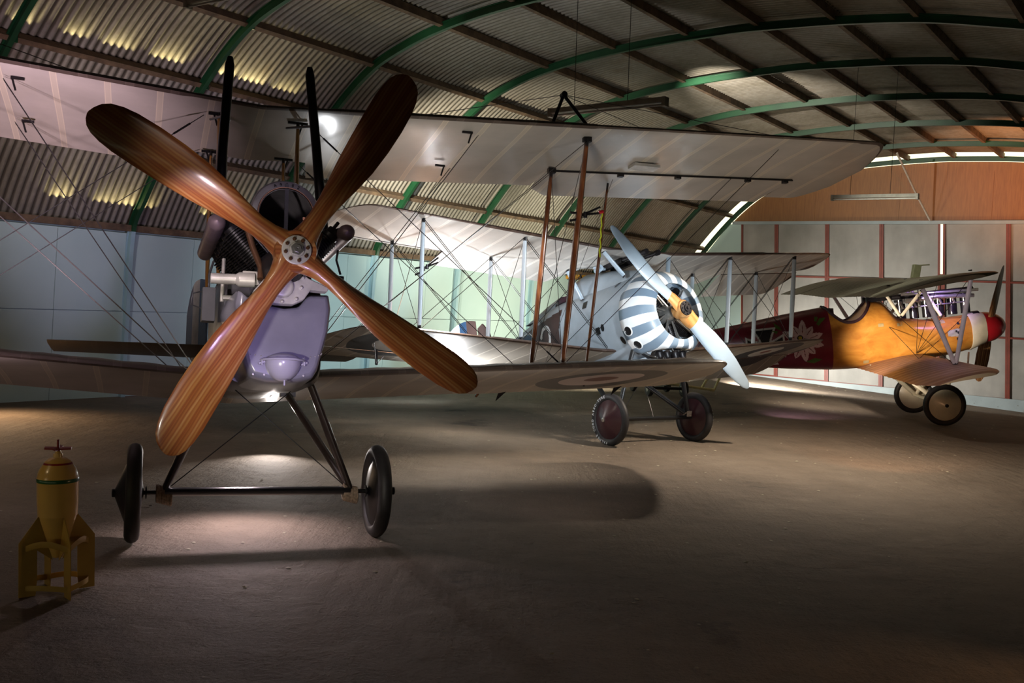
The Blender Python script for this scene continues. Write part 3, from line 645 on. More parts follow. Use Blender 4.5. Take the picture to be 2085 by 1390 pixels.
# fuselage
mb = MB(); mb.loft([fus_sec(y, hw, zt, zb, n, 32) for y, hw, zt, zb, n in [(1.02, .35, -.0, -.68, 6), (1.5, .35, .16, -.70, 6), (2.1, .33, .30, -.72, 4), (2.9, .31, .38, -.70, 4), (3.6, .27, .36, -.62, 4), (4.6, .20, .30, -.46, 5), (6.0, .11, .24, -.24, 5), (7.3, .05, .20, -.06, 5), (7.75, .03, .18, .0, 5)]])
fu = re.part(mb, 'fuselage', [M_FUSG])
mb = MB(); mb.loft([fus_sec(y, hw, zt, zb, n, 32) for y, hw, zt, zb, n in [(.95, .34, .02, -.74, 5), (1.1, .365, .05, -.75, 6), (1.6, .36, .12, -.745, 6)]])
re.part(mb, 'side_panel', M_GREYD)
# nose cowling with dished top edge
secs = []
for y, k in ((.40, .90), (.43, .97), (.50, 1.0), (.70, 1.04), (1.0, 1.12), (1.15, 1.14)):
    P = [(-.30, -.17), (-.315, -.26), (-.30, -.42), (-.265, -.56), (-.235, -.68), (-.20, -.74), (-.10, -.765), (0, -.77), (.10, -.765), (.20, -.74), (.235, -.68), (.265, -.56), (.30, -.42), (.315, -.26), (.30, -.17), (.18, -.175), (.15, -.19), (.10, -.26), (0, -.275), (-.09, -.26), (-.15, -.26), (-.2, -.25)]
    secs.append([Vector((x*k, y, -.47+(z+.47)*(k if k < 1 else 1))) for x, z in P])
mb = MB(); mb.loft(secs)
nc_ = re.part(mb, 'nose_cowling', M_GREY, .012, 'smooth lilac-grey nose cowling below the propeller')
for k in range(17):
    a = pi*k/16; mb = MB(); mb.lathe((-.25*cos(a), .402, -.575-.035*sin(a)), (0, -1, 0), [(0, .005), (.004, .004), (.006, .001)], 6); mb.build('rivet', M_ALU, nc_)
for x in (-.24, -.15, .17): mb = MB(); mb.lathe((x*.78, .42, -.725), (0, -1, 0), [(0, .007), (.03, .007), (.03, .001)], 6); mb.build('cowl_bolt', M_ALU, nc_)
# landing light dome: half bowl with rim and wing nuts
mb = MB(); R_ = .115; secs = []
for i in range(-6, 9):
    el = pi/2*i/8; secs.append([Vector((R_*cos(el)*cos(a), .40-R_*1.0*cos(el)*sin(a), -.635-R_*(1.15 if i > 0 else .45)*sin(el))) for a in [pi*k/16 for k in range(17)]])
mb.loft(secs, closed=False)
mb.tube([Vector((-.14, .40, -.63)), Vector((-.125, .33, -.632)), Vector((-.06, .275, -.632)), Vector((0, .262, -.632)), Vector((.06, .275, -.632)), Vector((.125, .33, -.632)), Vector((.14, .40, -.63))], .008, 8)
for x in (-.135, .135): mb.tube([(x-.02, .385, -.655), (x+.02, .385, -.64)], .008, 6); mb.tube([(x, .37, -.665), (x, .37, -.63)], .006, 6)
mb.tube([(0, .30, -.765), (0, .30, -.80)], .006, 6)
mb.build('dome_lamp', simple('lilac_dome', (.42, .40, .50), .25, 0, .05, 3, coat=.5), nc_)
# crankcase cover under the hub
mb = MB(); out = []
for x, z in [(-.20, -.26), (-.21, -.20), (-.13, -.10), (-.05, -.06), (.08, -.06), (.14, -.10), (.22, -.13), (.27, -.155), (.26, -.18), (.15, -.175), (.11, -.24), (.04, -.275), (-.06, -.275)]: out.append(Vector((x, .34, z)))
mb.prism(out, (0, 1, 0), .09); mb.lathe((-.03, .30, -.165), (0, -1, 0), [(0, .075), (.02, .072), (.03, .06), (.034, .001)], 28)
for x, z in ((-.12, -.16), (-.11, -.235), (-.03, -.262), (.06, -.24), (.09, -.165), (.1, -.1)): mb.lathe((x, .295, z), (0, -1, 0), [(0, .013), (.015, .013), (.018, .001)], 6)
re.part(mb, 'crankcase_cover', M_ALU, .006, 'pale cast cover below the propeller hub')
mb = MB(); mb.loft([fus_sec(y, hw, zt, zb, 2.4, 20) for y, hw, zt, zb in [(.22, .10, .1, -.1), (.35, .13, .12, -.16), (.5, .17, .12, -.2), (2.0, .17, .12, -.3)]]); re.part(mb, 'crankcase', M_IRON)
# V engine: finned cylinders, pushrods, exhausts
for sg in (-1, 1):
    for k in range(6):
        y = .66+.19*k; p = Vector((sg*.10, y, .02)); d = Vector((sg*.66, 0, .75)).normalized(); prof = [(0, .055)]
        for j in range(15): q_ = .055+j*.0185; prof += [(q_, .056), (q_+.002, .078), (q_+.008, .078), (q_+.010, .056)]
        prof += [(.35, .06), (.36, .05), (.40, .045), (.40, .001)]
        mb = MB(); mb.lathe(p, d, prof, 18); mb.tube([p+d*.38+Vector((sg*.02, 0, 0)), p+d*.42+Vector((sg*.1, 0, .0))], .03, 8)
        for e in (-.03, .03): mb.tube([p+d*.36+Vector((0, e, .02)), p+d*.43+Vector((0, e, .03))], .012, 6); mb.tube([p+Vector((sg*-.05, e, .08)), p+d*.42+Vector((sg*-.05, e, .07))], .007, 6, 1)
        re.part(mb, 'engine_cylinder', [M_IRON, M_STEEL])
    a_ = Vector((sg*.43, .55, .29)); b2 = Vector((sg*.43, 1.75, .33))
    mb = MB(); mb.lathe(a_, b2-a_, [(-.045, .001), (-.035, .03), (-.01, .052), (.03, .058), (1.2, .058), (1.21, .001)], 24)
    mf = re.part(mb, 'exhaust_manifold', M_PIPE)
    mb = MB(); mb.tube([(sg*.40, 1.2, .34), (sg*.375, 1.2, .45), (sg*.34-.03, 1.15, 1.0), (sg*.29-.055, 1.1, 1.60), (sg*.288-.055, 1.1, 1.66)], [.045, .042, .036, .034, .02], 14); mb.tube([(sg*.33-.04, 1.12, 1.22), (sg*.30-.12, 1.9, 1.45)], .010, 6)
    re.part(mb, 'exhaust_stack', M_IRON, label='tall dark exhaust stack')
    mb = MB(); mb.tube([(sg*.155, .42, -.10), (sg*.15, .45, -.02), (sg*.20, .50, .12), (sg*.24, .52, .26)], .022, 10); re.part(mb, 'induction_pipe', M_BRASSY)
# magneto drive on the left flank, brackets on the right
mb = MB(); mb.lathe((-.18, .52, -.09), (-1, .1, 0), [(0, .05), (.1, .05), (.12, .035), (.28, .035), (.28, .001)], 14); mb.box((-.2, .55, -.08), (.12, .1, .09)); mb.tube([(-.36, .8, .1), (-.365, .8, -.2)], .014, 8); mb.box((-.33, .8, -.17), (.07, .05, .03))
re.part(mb, 'magneto', M_ALU, .004)
mb = MB(); mb.tube([(.30, .6, -.03), (.42, .6, -.035)], .026, 10); mb.tube([(.38, .6, .17), (.37, .6, .10), (.40, .6, .0)], .008, 6)
re.part(mb, 'starter_dog', M_IRON)
# air scoop above the engine
secs = []
for y, R_, zc in ((.70, .190, .455), (.712, .225, .466), (.74, .236, .47), (.95, .238, .47), (1.3, .225, .46), (1.7, .19, .42), (2.0, .12, .34)):
    o2 = [Vector((R_*cos(a)*1.02, y, zc+R_*sin(a)*1.0)) for a in [pi*k/20 for k in range(21)]]
    o2 = [Vector((R_*1.03, y, .20))]+o2+[Vector((-R_*1.03, y, .20))]
    i2 = [Vector((p.x*.94, p.y, zc+(p.z-zc)*.94 if p.z > zc else p.z)) for p in o2][::-1]
    secs.append(o2+i2)
mb = MB(); mb.loft(secs); as_ = re.part(mb, 'air_scoop', [simple('scoop_grey', (.20, .18, .21), .4, 0, .35, 5)], 0, 'dark hooded air scoop above the propeller hub'); as_.location = re.off+Vector((.035, 0, -.04))
mb = MB(); mb.tube([Vector((.190*cos(a), .695, .455+.190*sin(a))) for a in [pi*k/20 for k in range(21)]], .006, 6); mb.build('scoop_rim', M_BRASSY, as_)
mb = MB(); mb.bar((0, .70, .24), (0, .70, .67), .026, .012, (0, 1, 0)); mb.build('centre_bar', M_IRON, as_)
mb = MB(); mb.bar((0, 1.9, .2), (0, 1.9, .6), .34, .01, (0, 1, 0)); mb.build('back_plate', M_IRON, as_)
mb = MB(); mb.tube([(.05, .64, .255), (.10, .62, .26), (.135, .64, .32), (.15, .68, .38)], .008, 8, 0); mb.lathe((.04, .62, .25), (1, 0, 0), [(-.03, .001), (-.02, .02), (.02, .02), (.03, .001)], 12); mb.box((.16, .68, .385), (.03, .02, .03))
re.part(mb, 'copper_pipe', M_COPPER, label='bright copper pipe with a white tag')
# stencilled serial over the scoop opening
def text(body, size, mat, name, parent, M, ext=.001):
    cu = bpy.data.curves.new(name, 'FONT'); cu.body = body; cu.size = size; cu.extrude = ext; cu.align_x = 'CENTER'; cu.align_y = 'CENTER'
    to = bpy.data.objects.new('tmp', cu); COL.objects.link(to); dg = bpy.context.evaluated_depsgraph_get()
    me = bpy.data.meshes.new_from_object(to.evaluated_get(dg)); bpy.data.objects.remove(to)
    me.materials.clear(); me.materials.append(mat); o = bpy.data.objects.new(name, me); COL.objects.link(o); o.parent = parent; o.matrix_local = M; return o
for k, ch in enumerate('A9782'):
    a = radians(112-k*11); R_ = .208
    e = Vector((cos(a), 0, sin(a))); x = Vector((sin(a), 0, -cos(a))); z = Vector((0, -.95, 0))+e*.31; z.normalize(); y_ = z.cross(x)
    p = Vector((R_*cos(a)*1.02, .698, .461+R_*sin(a)))
    text(ch, .032, M_INK, 'serial_character', as_, Matrix(((x.x, y_.x, z.x, p.x), (x.y, y_.y, z.y, p.y), (x.z, y_.z, z.z, p.z), (0, 0, 0, 1))))
# generator box, pipes and step on the left flank
mb = MB(); mb.box((-.43, 1.15, -.17), (.09, .10, .24)); mb.tube([(-.43, 1.15, -.05), (-.43, 1.16, .05), (-.40, 1.2, .16)], .009, 6); mb.tube([(-.48, 1.12, -.08), (-.54, 1.1, -.1), (-.55, 1.1, -.18), (-.48, 1.12, -.2)], .006, 6)
re.part(mb, 'instrument_box', M_GREYD, .004, 'small grey metal box on the fuselage flank')
# propeller
mb = MB(); mb.lathe((0, .06, 0), (0, -1, 0), [(0, .001), (0, .128), (.02, .132), (.105, .132), (.122, .125), (.124, .001)], 40)
pr = re.part(mb, 'propeller', M_PROP, label='four-bladed laminated mahogany propeller')
ST = [(0, .21, 4, .14, 0), (.06, .205, 6, .14, 0), (.10, .185, 12, .14, 0), (.14, .165, 22, .132, 0), (.19, .148, 32, .12, 0), (.28, .145, 40, .10, -.002), (.40, .175, 38, .085, -.008), (.55, .222, 33, .068, -.014), (.70, .258, 28, .055, -.016), (.88, .278, 24, .044, -.014), (1.05, .284, 21, .036, -.008), (1.2, .275, 18, .03, 0), (1.29, .25, 17, .026, .006), (1.355, .21, 16, .022, .012), (1.395, .155, 16, .018, .018), (1.42, .08, 15, .012, .024), (1.43, .02, 15, .006, .027)]
for a in (59.3, 147.3, 239.3, 325.0):
    o = blade(1.45, ST, 'blade', M_PROP, pr, radians(a)); o.location = (0, 0, 0)
mb = MB(); mb.lathe((0, -.07, 0), (0, -1, 0), [(0, .001), (0, .090), (.012, .090), (.014, .086), (.014, .05), (.016, .048), (.03, .045), (.032, .001)], 40); hp = mb.build('hub_plate', M_ALU, pr)
for k in range(8):
    a = 2*pi*(k+.3)/8; mb = MB(); mb.lathe((.068*cos(a), -.082, .068*sin(a)), (0, -1, 0), [(0, .013), (.012, .012), (.012, .007), (.022, .006), (.022, .001)], 6, 0); mb.build('hub_bolt', M_BRASSY, hp)
mb = MB(); mb.lathe((0, -.098, 0), (0, -1, 0), [(0, .04), (.02, .04), (.022, .026), (.03, .024), (.03, .006), (.025, .005), (.025, .001)], 6); mb.build('hub_nut', M_STEEL, hp)
# undercarriage
hubw = (1.4612, -1.4835)
for sg in (-1, 1):
    ax_ = Vector((sg*.665, 1.46, -1.47))
    for p in ((sg*.31, 1.42, -.60), (sg*.30, 2.3, -.70)):
        mb = MB(); mb.tube([ax_, ax_.lerp(Vector(p), .5), p], [.026, .031, .028], 12, ex=1.7, up=(0, 1, 0)); mb.box(Vector(p)+Vector((0, 0, .02)), (.12, .09, .08), mi=1); re.part(mb, 'undercarriage_leg', [M_DLEG, M_GREY])
    mb = MB()
    for k in range(9):
        a = random.uniform(-.3, .3); yk = 1.40+.016*k
        mb.tube([ax_+Vector((.012*(k-4)+a*.01, .045*cos(t_), .058*sin(t_)-.02-.003*k)) for t_ in [2*pi*j/12 for j in range(13)]], .009, 6)
    re.part(mb, 'shock_cord', M_ROPE, label='wrapped bungee cord at the axle end')
    wheel(re, (sg*.8689, hubw[0], hubw[1]), .35, .105, M_IRON, side=sg, capm=M_IRON)
mb = MB(); mb.tube([(-.66, 1.46, -1.478), (.66, 1.46, -1.478)], .031, 14, ex=2.0, up=(0, 1, 0)); mb.tube([(-.98, 1.46, -1.4835), (.98, 1.46, -1.4835)], .016, 10)
for sg in (-1, 1): mb.lathe((sg*.79, 1.46, -1.4835), (sg, 0, 0), [(-.01, .001), (-.01, .045), (.0, .045), (0, .001)], 12)
re.part(mb, 'axle', M_BLACK)
re.wire((-.62, 1.46, -1.44), (.30, 1.42, -.66), .004, M_WIRED); re.wire((.62, 1.46, -1.44), (-.30, 1.42, -.66), .004, M_WIRED)
# tail
M_LIN2 = M_PC10
mb = MB(); mb.loft([[Vector((s, 6.75+.1*(abs(s)/1.9)**2+c*(1.5-.3*abs(s)/1.9), .24+t_)) for c, t_ in ((0, 0), (.1, .02), (.6, .02), (1, 0), (.6, -.02), (.1, -.02))] for s in [-1.9+.2*k for k in range(20)]]); re.part(mb, 'tailplane', M_PC10)
mb = MB(); mb.prism([(-.0, 6.9, .22), (0, 7.7, .22), (0, 7.75, .95), (0, 7.45, .85)], (1, 0, 0), .03); re.part(mb, 'fin', M_FUSG)
rd = []
for y0, y1, mi in ((0, .26, 0), (.26, .5, 1), (.5, .72, 2)):
    P = []; fn = lambda y: (.25+.1*y, 1.30-.55*(abs(y-.3)/.45)**3, .10+.35*max(0, (y-.2)/.55)**2)
    hx = lambda y: Vector((-.03-.30*y, 7.78+y*.95, 0))
    ys = [y0+(y1-y0)*k/6 for k in range(7)]
    P = [hx(y)+Vector((0, 0, fn(y)[1])) for y in ys]+[hx(y)+Vector((0, 0, fn(y)[2])) for y in ys[::-1]]
    rd.append((P, mi))
mb = MB()
for P, mi in rd: mb.prism(P, (.95, .3, 0), .03, mi)
re.part(mb, 'rudder', [M_NAVY, simple('rudder_white', (.5, .47, .44), .5), M_MAROON], label='rudder striped blue, white and red')
mb = MB(); mb.tube([(0, 7.25, .0), (0, 7.55, -.35), (0, 7.79, -.63)], [.03, .035, .03], 10, ex=1.5, up=(0, 1, 0)); mb.lathe((-.02, 7.79, -.64), (1, 0, 0), [(0, .001), (0, .035), (.04, .035), (.04, .001)], 12); re.part(mb, 'tail_skid', M_YWOOD)

# ================================================================== 2. the grey single-seater with the striped round cowl
sn = Craft('biplane', 'grey single-seat biplane with white-striped round cowl, numbered 2, in the middle', T2_, PRY2, (0, 1.0, 0))
yl, zu, dh, inc, chd = .6965, .9916, .0757, .0338, 1.5197; stg, gap = .3663, 1.351; f1, f2 = .0843, .6229; sc_, si_, so_ = .6135, 1.9158, 3.4205
ca, sa = cos(inc), sin(inc)
def U2(s, f, d=0): return Vector((s, yl+f*chd*ca, zu+max(abs(s)-sc_, 0)*tan(dh)-f*chd*sa+d))
def L2(s, f, d=0): return Vector((s, yl+stg+f*chd*ca, zu-gap+max(abs(s)-sc_, 0)*tan(dh)-f*chd*sa+d))
lef = lambda s: 0 if abs(s) < 4.1 else .45*((abs(s)-4.1)/.5)**2
def teu2(s):
    a = abs(s)
    if a < .42: return .55
    if a < .62: return .55+.45*(a-.42)/.2
    return 1.0 if a < 2.62 else .66
uw = sn.part(wing(150, -4.6, 4.6, yl, zu, dh, inc, chd, lef, lambda s: teu2(s) if abs(s) < 4.2 else max(lef(s)+.02, .66-.1*(abs(s)-4.2)/.4), .31, .07, flat=sc_, tip=4.6), 'upper_wing', [M_SLIN, M_SDOPE])
for sg, dr in ((-1, -.42), (1, .42)):
    mb = wing(34, sg*2.64, sg*4.55, yl, zu, dh, inc, chd, lambda s: .67, lambda s: 1.02-.35*max(0, (abs(s)-4.1)/.5)**2, .31, .04, flat=sc_, dz=lambda s, f: -(f-.67)*chd*sin(dr))
    mb.build('aileron', [M_SLIN, M_SDOPE], uw)
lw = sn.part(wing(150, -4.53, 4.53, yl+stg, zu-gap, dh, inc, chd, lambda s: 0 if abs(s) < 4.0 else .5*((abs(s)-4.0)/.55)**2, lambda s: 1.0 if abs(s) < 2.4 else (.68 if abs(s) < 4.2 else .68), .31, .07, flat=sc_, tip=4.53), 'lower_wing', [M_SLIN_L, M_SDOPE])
for sg, dr in ((-1, -.1), (1, .42)):
    mb = wing(34, sg*2.42, sg*4.45, yl+stg, zu-gap, dh, inc, chd, lambda s: .69, lambda s: 1.03-.3*max(0, (abs(s)-4.0)/.5)**2, .31, .04, flat=sc_, dz=lambda s, f: -(f-.69)*chd*sin(dr))
    mb.build('aileron', [M_SLIN_L, M_SDOPE], lw)
mb = MB(); mb.tube([L2(-3.6, .62, -.02), L2(-3.6, .64, -.20)], .02, 6); mb.tube([L2(-3.6, .64, -.20), L2(-3.4, .75, -.03)], .005, 5); mb.tube([L2(-3.6, .64, -.20), L2(-3.8, .4, -.03)], .005, 5); mb.build('skid_bracket', M_IRON, lw)
for sg in (-1, 1):
    for s in (si_, so_):
        for f in (f1, f2): sn.strut(L2(sg*s, f, .05), U2(sg*s, f, -.0), .021, 2.0, M_SSTRUT, 'interplane_strut', (0, 1, 0), .75)
    for f in (f1, f2):
        y = 1.2 if f == f1 else 1.9
        sn.strut((sg*.40, .70 if f == f1 else 1.65, .60 if f == f1 else .52), U2(sg*sc_, f, 0), .02, 2.0, M_BLUEG, 'cabane_strut', (0, 1, 0), .8)
        rt = Vector((sg*.40, yl+stg+f*chd, zu-gap+.02))
        sn.wire(rt, U2(sg*si_, f, 0), .0045, M_WIRED); sn.wire(rt+Vector((0, .03, 0)), U2(sg*si_, f, 0)+Vector((0, .03, 0)), .0045, M_WIRED)
        sn.wire(L2(sg*si_, f, .04), U2(sg*so_, f, 0), .0045, M_WIRED); sn.wire(L2(sg*si_, f, .04)+Vector((0, .03, 0)), U2(sg*so_, f, 0)+Vector((0, .03, 0)), .0045, M_WIRED)
        sn.wire(U2(sg*sc_, f, 0), L2(sg*si_, f, .04), .0045, M_WIRED); sn.wire(U2(sg*si_, f, 0), L2(sg*so_, f, .04), .0045, M_WIRED)
    for s in (si_, so_): sn.wire(U2(sg*s, f1, 0), L2(sg*s, f2, .04), .004); sn.wire(U2(sg*s, f2, 0), L2(sg*s, f1, .04), .004)
# fuselage
SF = [(.60, .60, .66, -.56, 2.0, 0), (.95, .575, .66, -.53, 2.1, 0), (1.4, .525, .68, -.52, 2.3, 0), (1.95, .47, .70, -.50, 2.6, 0), (2.4, .43, .70, -.46, 2.8, 0), (3.0, .36, .61, -.36, 3, 0), (3.7, .27, .48, -.22, 3, 0), (4.4, .18, .40, -.08, 3, 0), (5.2, .06, .34, .06, 3, 0)]
def interp(tab, y):
    for a, b_ in zip(tab[:-1], tab[1:]):
        if y <= b_[0]:
            u = max(0, (y-a[0])/(b_[0]-a[0])); return [p+(q_-p)*u for p, q_ in zip(a, b_)]
    return list(tab[-1])
def surf_of(tab):
    def f(y, z):
        _, hw, zt, zb, n, cx = interp(tab, y); cz = (zt+zb)/2; hh = (zt-zb)/2; k = min(.999, abs(z-cz)/hh)
        return cx-hw*(1-k**n)**(1/n)
    return f
mb = MB(); mb.loft([fus_sec(*interp(SF, .6+4.6*k/40)[:5], 40, interp(SF, .6+4.6*k/40)[5]) for k in range(41)])
fz = sn.part(mb, 'fuselage', M_SGREY, label='pale blue-grey fuselage')
mb = MB(); mb.loft([[Vector((hw*cos(a), y, zb+(zt-zb)*sin(a)**.8)) for a in [pi*k/18 for k in range(19)]] for y, hw, zt, zb in [(.62, .25, .70, .5), (.85, .30, .76, .5), (1.3, .32, .88, .5), (1.85, .32, .99, .5), (2.0, .31, .97, .5), (2.02, .2, .7, .5)]], closed=False); mb.build('gun_hump', M_SGREY, fz)
mb = MB(); mb.loft([[Vector((.27*cos(a), 2.28+.34*sin(a), z)) for a in [2*pi*k/24 for k in range(24)]] for z in (.66, .735)]); mb.build('cockpit_coaming', M_LEATHER, fz)
mb = MB(); mb.loft([[Vector((hw*cos(a), y, .6+(zt-.6)*sin(a))) for a in [pi*k/12 for k in range(13)]] for y, hw, zt in [(2.55, .2, .84), (2.9, .16, .78), (3.5, .1, .6)]], closed=False); mb.build('headrest_fairing', M_SGREY, fz)
sf = surf_of(SF)
BR = inpoly([(2.15, .52), (2.22, .2), (2.2, -.2), (3.8, -.2), (4.6, .1), (4.3, .25), (3.6, .36)])
mb = decal(BR, (2.1, 4.8), (-.3, .6), sf, .02, .004); mb.build('brown_panel', M_SBROWN, fz)
ring = lambda cy, cz, r: (lambda y, z: (y-cy)**2+((z-cz)*1.05)**2 < r*r)
for r_, mm, lf, nm in ((.30, M_SWHITE, .006, 'roundel_edge'), (.27, M_NAVY, .008, 'roundel_blue'), (.18, M_SWHITE, .010, 'roundel_white'), (.09, M_RED, .012, 'roundel_centre')):
    mb = decal(ring(3.22, .12, r_), (2.8, 3.7), (-.2, .5), sf, .012, lf); mb.build(nm, mm, fz)
# the figure 2 as a painted stroke
def stroke(pts, w_):
    def f(y, z):
        for (a, b_), (c, d) in zip(pts[:-1], pts[1:]):
            vx, vz = c-a, d-b_; L2_ = vx*vx+vz*vz; u = max(0, min(1, ((y-a)*vx+(z-b_)*vz)/L2_))
            if (y-a-u*vx)**2+(z-b_-u*vz)**2 < w_*w_/4: return True
        return False
    return f
cyy, czz, rr_ = 2.60, .22, .125
two = [(cyy+rr_*cos(radians(a)), czz+rr_*1.0*sin(radians(a))) for a in range(0, 181, 20)]+[(cyy-rr_*.9, czz-.1), (cyy-.02, czz-.30), (cyy+rr_, czz-.44), (cyy-rr_, czz-.44)]
mb = decal(stroke(two, .062), (2.35, 2.85), (-.35, .45), sf, .008, .008); lab(mb.build('numeral_two', M_SWHITE, fz), 'large white figure 2')
for (y, z, r_) in ((1.18, -.02, .045), (1.52, -.04, .0)):
    pass
for y, z, sq in ((1.12, -.02, 0), (1.24, -.04, 1), (1.55, .42, 1), (.92, .56, 0), (.80, -.27, 0)):
    P = [(y+.04*cos(a), z+.052*sin(a)) for a in [2*pi*k/16 for k in range(16)]] if not sq else [(y-.05, z-.05), (y+.05, z-.05), (y+.05, z+.05), (y-.05, z+.05)]
    mb = MB(); mb.add([(sf(a, b_)-.006, a, b_) for a, b_ in P], [tuple(range(len(P)))], 0, False); mb.build('vent_hole', M_BLACK, fz)
mb = MB(); mb.box((-.12, 2.05, 1.0), (.34, .10, .05)); mb.box((-.24, 2.05, 1.0), (.03, .12, .06), mi=1); mb.box((-.08, 2.05, 1.0), (.03, .12, .06), mi=1); sn.part(mb, 'padded_strap', [simple('orange_pad', (.70, .32, .03), .6), M_BLACK], .005, 'orange strap with black bands behind the windscreen')
# cowl: painted segments, flat-cut at the bottom
CXc = .05; NW = 14
PROF = [(.36, .625), (.26, .632), (.15, .625), (.02, .59), (-.06, .53), (-.105, .47), (-.128, .415), (-.128, .39), (-.118, .385)]
PROF = [(y+.28 if False else y, r) for y, r in PROF]
mb = MB(); nseg = NW*8; ZB = -.50; gx = []
rows = []
for y, r in PROF:
    row = []
    for k in range(nseg):
        a = 2*pi*k/nseg+.06; x = CXc*0+r*cos(a); z = r*sin(a)
        row.append(Vector((x, y+.32, max(z, ZB))))
    rows.append(row)
vs = [p for rw in rows for p in rw]; fs = []; mi = []
for i in range(len(rows)-1):
    for k in range(nseg):
        f_ = (i*nseg+k, i*nseg+(k+1) % nseg, (i+1)*nseg+(k+1) % nseg, (i+1)*nseg+k)
        if all(vs[q_].z <= ZB+1e-4 for q_ in f_) and i < 5: continue
        fs.append(f_); mi.append(0 if (k//4) % 2 == 0 else 1)
o_ = len(mb.f); mb.add(vs, fs); mb.m = mi
cw = sn.part(mb, 'engine_cowl', [M_SWHITE, simple('stripe_grey', (.20, .27, .35), .38, 0, .06, 4, coat=.2)], label='round cowl with white and grey radial stripes')
md = cw.modifiers.new('skin', 'SOLIDIFY'); md.thickness = .012; md.offset = -1
for y, z in ((.56, -.20), (.52, -.39)):
    x = -sqrt(.632**2-z*z)
    mb = MB(); n_ = Vector((x, 0, z)).normalized(); mb.lathe(Vector((x, y, z))+n_*.001, n_, [(0, .001), (0, .052), (.014, .062), (.014, .07), (0, .074)], 22, 0, mats=[0, 0, 1, 1]); mb.build('cowl_port', [M_BLACK, M_SWHITE], cw)
# rotary engine
mb = MB(); mb.lathe((0, .62, 0), (0, -1, 0), [(0, .001), (0, .12), (.1, .13), (.22, .13), (.27, .09), (.34, .08), (.38, .05), (.5, .045)], 28); en = sn.part(mb, 'rotary_engine', M_STEEL)
for k in range(9):
    a = 2*pi*(k+.25)/9; d = Vector((cos(a), 0, sin(a))); prof = [(.14, .05)]
    for j in range(11): q_ = .17+j*.025; prof += [(q_, .05), (q_+.003, .078), (q_+.010, .078), (q_+.013, .05)]
    prof += [(.46, .055), (.50, .05), (.50, .001)]
    mb = MB(); mb.lathe((0, .48, 0), d, prof, 14); mb.tube([Vector((0, .36, 0))+d*.15, Vector((0, .37, 0))+d*.5], .008, 6, 1); mb.tube([Vector((.03*sin(a), .34, -.03*cos(a)))+d*.1, Vector((.03*sin(a), .38, -.03*cos(a)))+d*.48], .013, 6, 1); mb.build('cylinder', [M_IRON, M_STEEL], en)
mb = MB(); mb.lathe((0, .66, 0), (0, 1, 0), [(0, .001), (0, .60)], 30); mb.build('firewall', M_BLACK, en)
# propeller
mb = MB(); mb.lathe((0, .20, 0), (0, -1, 0), [(0, .001), (0, .12), (.02, .125), (.13, .125), (.15, .11), (.152, .001)], 30)
pr = sn.part(mb, 'propeller', M_HUBW, label='two-bladed blue-grey propeller with bare wood hub')
SB = [(.0, .22, -14, .13, 0), (.10, .245, -16, .12, .0), (.2, .225, -18, .10, .0), (.27, .205, -18, .09, .01)]
SB2 = [(.26, .205, -18, .09, .01), (.4, .235, -18, .075, .02), (.6, .275, -15, .06, .025), (.85, .29, -12, .045, .02), (1.1, .265, -10, .035, .005), (1.3, .20, -10, .025, -.015), (1.42, .15, -9, .018, -.02), (1.48, .09, -9, .012, -.02), (1.50, .03, -9, .006, -.02)]
for a in (134.8, 315.6):
    blade(1.5, SB, 'blade_root', M_HUBW, pr, radians(a), .13); blade(1.5, SB2, 'blade', M_BLUEG, pr, radians(a), .13)
mb = MB(); mb.lathe((0, .05, 0), (0, -1, 0), [(0, .001), (0, .098), (.02, .098), (.022, .05), (.04, .045), (.04, .02), (.06, .02), (.06, .001)], 30)
for k in range(8):
    a = 2*pi*k/8; mb.lathe((.075*cos(a), .035, .075*sin(a)), (0, -1, 0), [(0, .013), (.018, .012), (.018, .001)], 6)
mb.build('hub_plate', M_IRON, pr)
# guns and sights
for x in (-.11, .11):
    mb = MB(); mb.box((x, 1.25, .96), (.07, .5, .10)); mb.lathe((x, 1.02, .95), (0, -1, -.05), [(0, .001), (0, .03), (.45, .03), (.46, .04), (.52, .04), (.52, .001)], 12); mb.box((x, 1.05, 1.02), (.03, .12, .05)); sn.part(mb, 'machine_gun', M_IRON)
mb = MB(); mb.lathe((-.42, 1.15, .86), (.25, 1, -.1), [(0, .001), (0, .05), (.12, .05), (.12, .001)], 12); mb.bar((-.55, 1.12, .84), (-.3, 1.2, .86), .04, .03); sn.part(mb, 'gun_sight', M_BLUEG)
